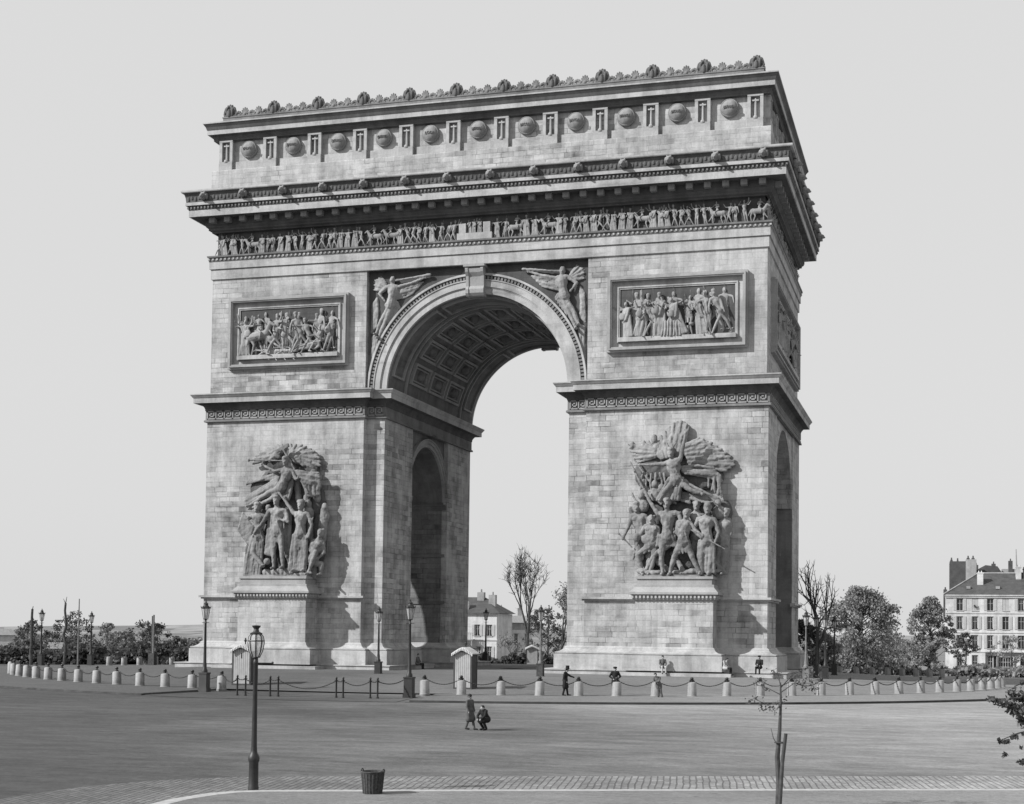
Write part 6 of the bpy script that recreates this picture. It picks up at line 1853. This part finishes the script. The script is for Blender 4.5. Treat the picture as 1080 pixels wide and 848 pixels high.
# darker houses standing behind it
B2 = oriented('tall_house', 'tall dark house end with chimneys rising behind the slate roof', 1001.5, 242, -.262, 'house')
B2.location.z = -3.2
b = MB().box(0, 3.3, 0, 9, 0, 19.3); obj('wall', b, M['wall_dark'], B2)
b = MB().box(2.6, 4.3, -.3, 8, 0, 19.6); obj('end_wall', b, M['wall_grey'], B2)
for (x, w, h) in ((.3, .4, 19.6), (1.3, .3, 19.5), (3.0, .5, 19.9), (3.8, .5, 19.9), (-.7, .6, 14.6)):
    cb = MB().box(x - w / 2, x + w / 2, 1, 2, 10, h); cb.lathe([(.14, h - .1), (.11, h + .4), (0, h + .4)], (x, 1.5, 0), 8); obj('chimney', cb, M['slate'], B2)
B3 = oriented('back_house', 'mansard house roof with dormers behind the slate roof ridge', 1024, 250, -.262, 'house')
B3.location.z = -2.7
obj('wall', MB().box(0, 9, 0, 8, 0, 15), M['wall_grey'], B3)
r3 = MB().prism([(-.2, 15), (.6, 17.6), (2.4, 18.6), (4.4, 18.4), (5.2, 17.2), (9.2, 17.0), (9.2, 15)], 'y', -.1, 8.1); R3 = obj('roof', r3, M['slate'], B3)
for (x, h) in ((.9, 18.7), (3.8, 18.9), (6.6, 19.4)):
    cb = MB().box(x - .35, x + .35, 1, 2, 15, h); cb.lathe([(.13, h - .1), (.10, h + .4), (0, h + .4)], (x, 1.5, 0), 8); obj('chimney', cb, M['wall_dark'], R3)
b = MB().box(5.2, 8.2, 1.2, 3.2, 16.4, 18.0); obj('dormer', b, M['wall_grey'], R3)

# houses through the vault
H1 = oriented('villa', 'pale villa with hipped roof and balcony seen through the great vault', 523.5, 205, -.25, 'house')
H1.location.z = -2.0
wv = [(-1.1, 4.7, .8, 1.6), (-2.9, 4.7, .8, 1.6), (-2.7, 1.4, .8, 1.8), (-5.2, 4.9, 1.0, 1.7), (-1.1, 1.4, .8, 1.8), (-4.4, 1.2, 1.1, 2.1), (-7.4, 4.9, 1.0, 1.7), (-7.4, 1.2, 1.1, 2.1)]
b = MB(); tmp = MB(); facade(tmp, 12, -.5, 7.9, [(q[0] + 12, q[1], q[2], q[3]) for q in wv]); b.merge(tmp, Matrix.Translation((-12, 0, 0))); b.box(-.35, 0, .35, 8, -.5, 7.9); b.box(-12, -11.6, .35, 8, -.5, 7.9)
obj('wall', b, M['wall_pale'], H1)
obj('dark_interior', MB().box(-11.5, -.4, 1.2, 1.3, -.4, 7.8), M['wall_dark'], H1)
for q in wv: window(H1, *q, q[0] > -3, True)
b = MB().box(-12, .1, -.12, .05, 4.05, 4.25); b.box(-12, .3, -.3, .1, 7.75, 7.98); obj('string_course', b, M['wall_pale'], H1)
b = MB().box(-9, -3.2, -1.1, 0, 4.05, 4.2)
for k in range(24): b.box(-9 + .245 * k, -8.93 + .245 * k, -1.08, -1.02, 4.2, 5.05)
b.box(-9, -3.2, -1.1, -1.0, 5.05, 5.13)
for x in (-8.8, -6.1, -3.4): b.box(x - .08, x + .08, -1.05, -.9, -.5, 4.05)
obj('balcony', b, M['wall_grey'], H1)
b = MB().add([(-12.4, -.5, 7.95), (.5, -.5, 7.95), (.5, 8.4, 7.95), (-12.4, 8.4, 7.95), (-9, 4, 10.3), (-3.0, 4, 10.3)], [(0, 1, 5, 4), (1, 2, 5), (2, 3, 4, 5), (3, 0, 4), (3, 2, 1, 0)])
RF = obj('roof', b, M['slate'], H1)
for (x, y, h, m) in ((-1.4, 2.5, 10.6, 'wall_grey'), (-3.4, 3.4, 11.0, 'wall_grey'), (-4.9, .8, 9.6, 'wall_pale'), (-7.4, 3.4, 11.2, 'wall_grey')):
    cb = MB().box(x - .5, x + .5, y - .4, y + .4, 8.2, h); cb.lathe([(.15, h - .05), (.12, h + .45), (0, h + .45)], (x, y, 0), 8); obj('chimney', cb, M[m], RF)
H2 = oriented('town_house', 'pale grey town house end beyond the villa in the vault', 524, 225, .2, 'house')
H2.location.z = -2.2
wv = [(1.3 + 1.7 * (k % 3), 1.2 + 2.6 * (k // 3), .7, 1.5) for k in range(6)]
b = MB(); facade(b, 5.4, -.5, 7.0, wv); b.box(-.001, .3, .35, 8, -.5, 7.0); b.box(5.1, 5.4, .35, 8, -.5, 7); obj('wall', b, M['wall_grey'], H2)
obj('dark_interior', MB().box(.4, 5.0, 1.2, 1.3, -.4, 6.9), M['wall_dark'], H2)
for q in wv: window(H2, *q, False, True)
b = MB().prism([(-.3, 7.0), (5.7, 7.0), (5.2, 8.1), (.2, 8.1)], 'y', -.3, 8.2); RF = obj('roof', b, M['zinc'], H2)
for x in (1.0, 3.9): cb = MB().box(x - .35, x + .35, 2, 3, 7.9, 9.3); cb.lathe([(.12, 9.2), (.1, 9.8), (0, 9.8)], (x, 2.5, 0), 8); obj('chimney', cb, M['wall_grey'], RF)
# low pavilions and garden walls at the left
for (u, dep, w, h, lab) in ((2, 165, 2.4, 3.2, 'low grey roofed shed at the far left edge'), (50, 170, 4.4, 1.7, 'low pale garden building behind the crooked trunk'), (143, 168, 2.6, 1.9, 'low pale hut left of the double mast'), (172, 168, 3.4, 2.4, 'low pale hut right of the double mast'), (188, 190, 4.0, 2.6, 'grey shed beside the left pier')):
    h_ = oriented('garden_hut', lab, u, dep, .2, 'hut'); h_['group'] = 'garden huts left of the arch'
    obj('wall', MB().box(-w / 2, w / 2, -1, 1, -.3, h), M['wall_pale'], h_)
    obj('roof', MB().prism([(-w / 2 - .2, h), (w / 2 + .2, h), (w / 2 - .4, h + .7), (-w / 2 + .4, h + .7)], 'y', -1.2, 1.2), M['zinc'], h_)
    obj('door', MB().box(-.4, .4, -1.03, -.97, -.2, min(h - .2, 1.9)), M['wall_dark'], h_)
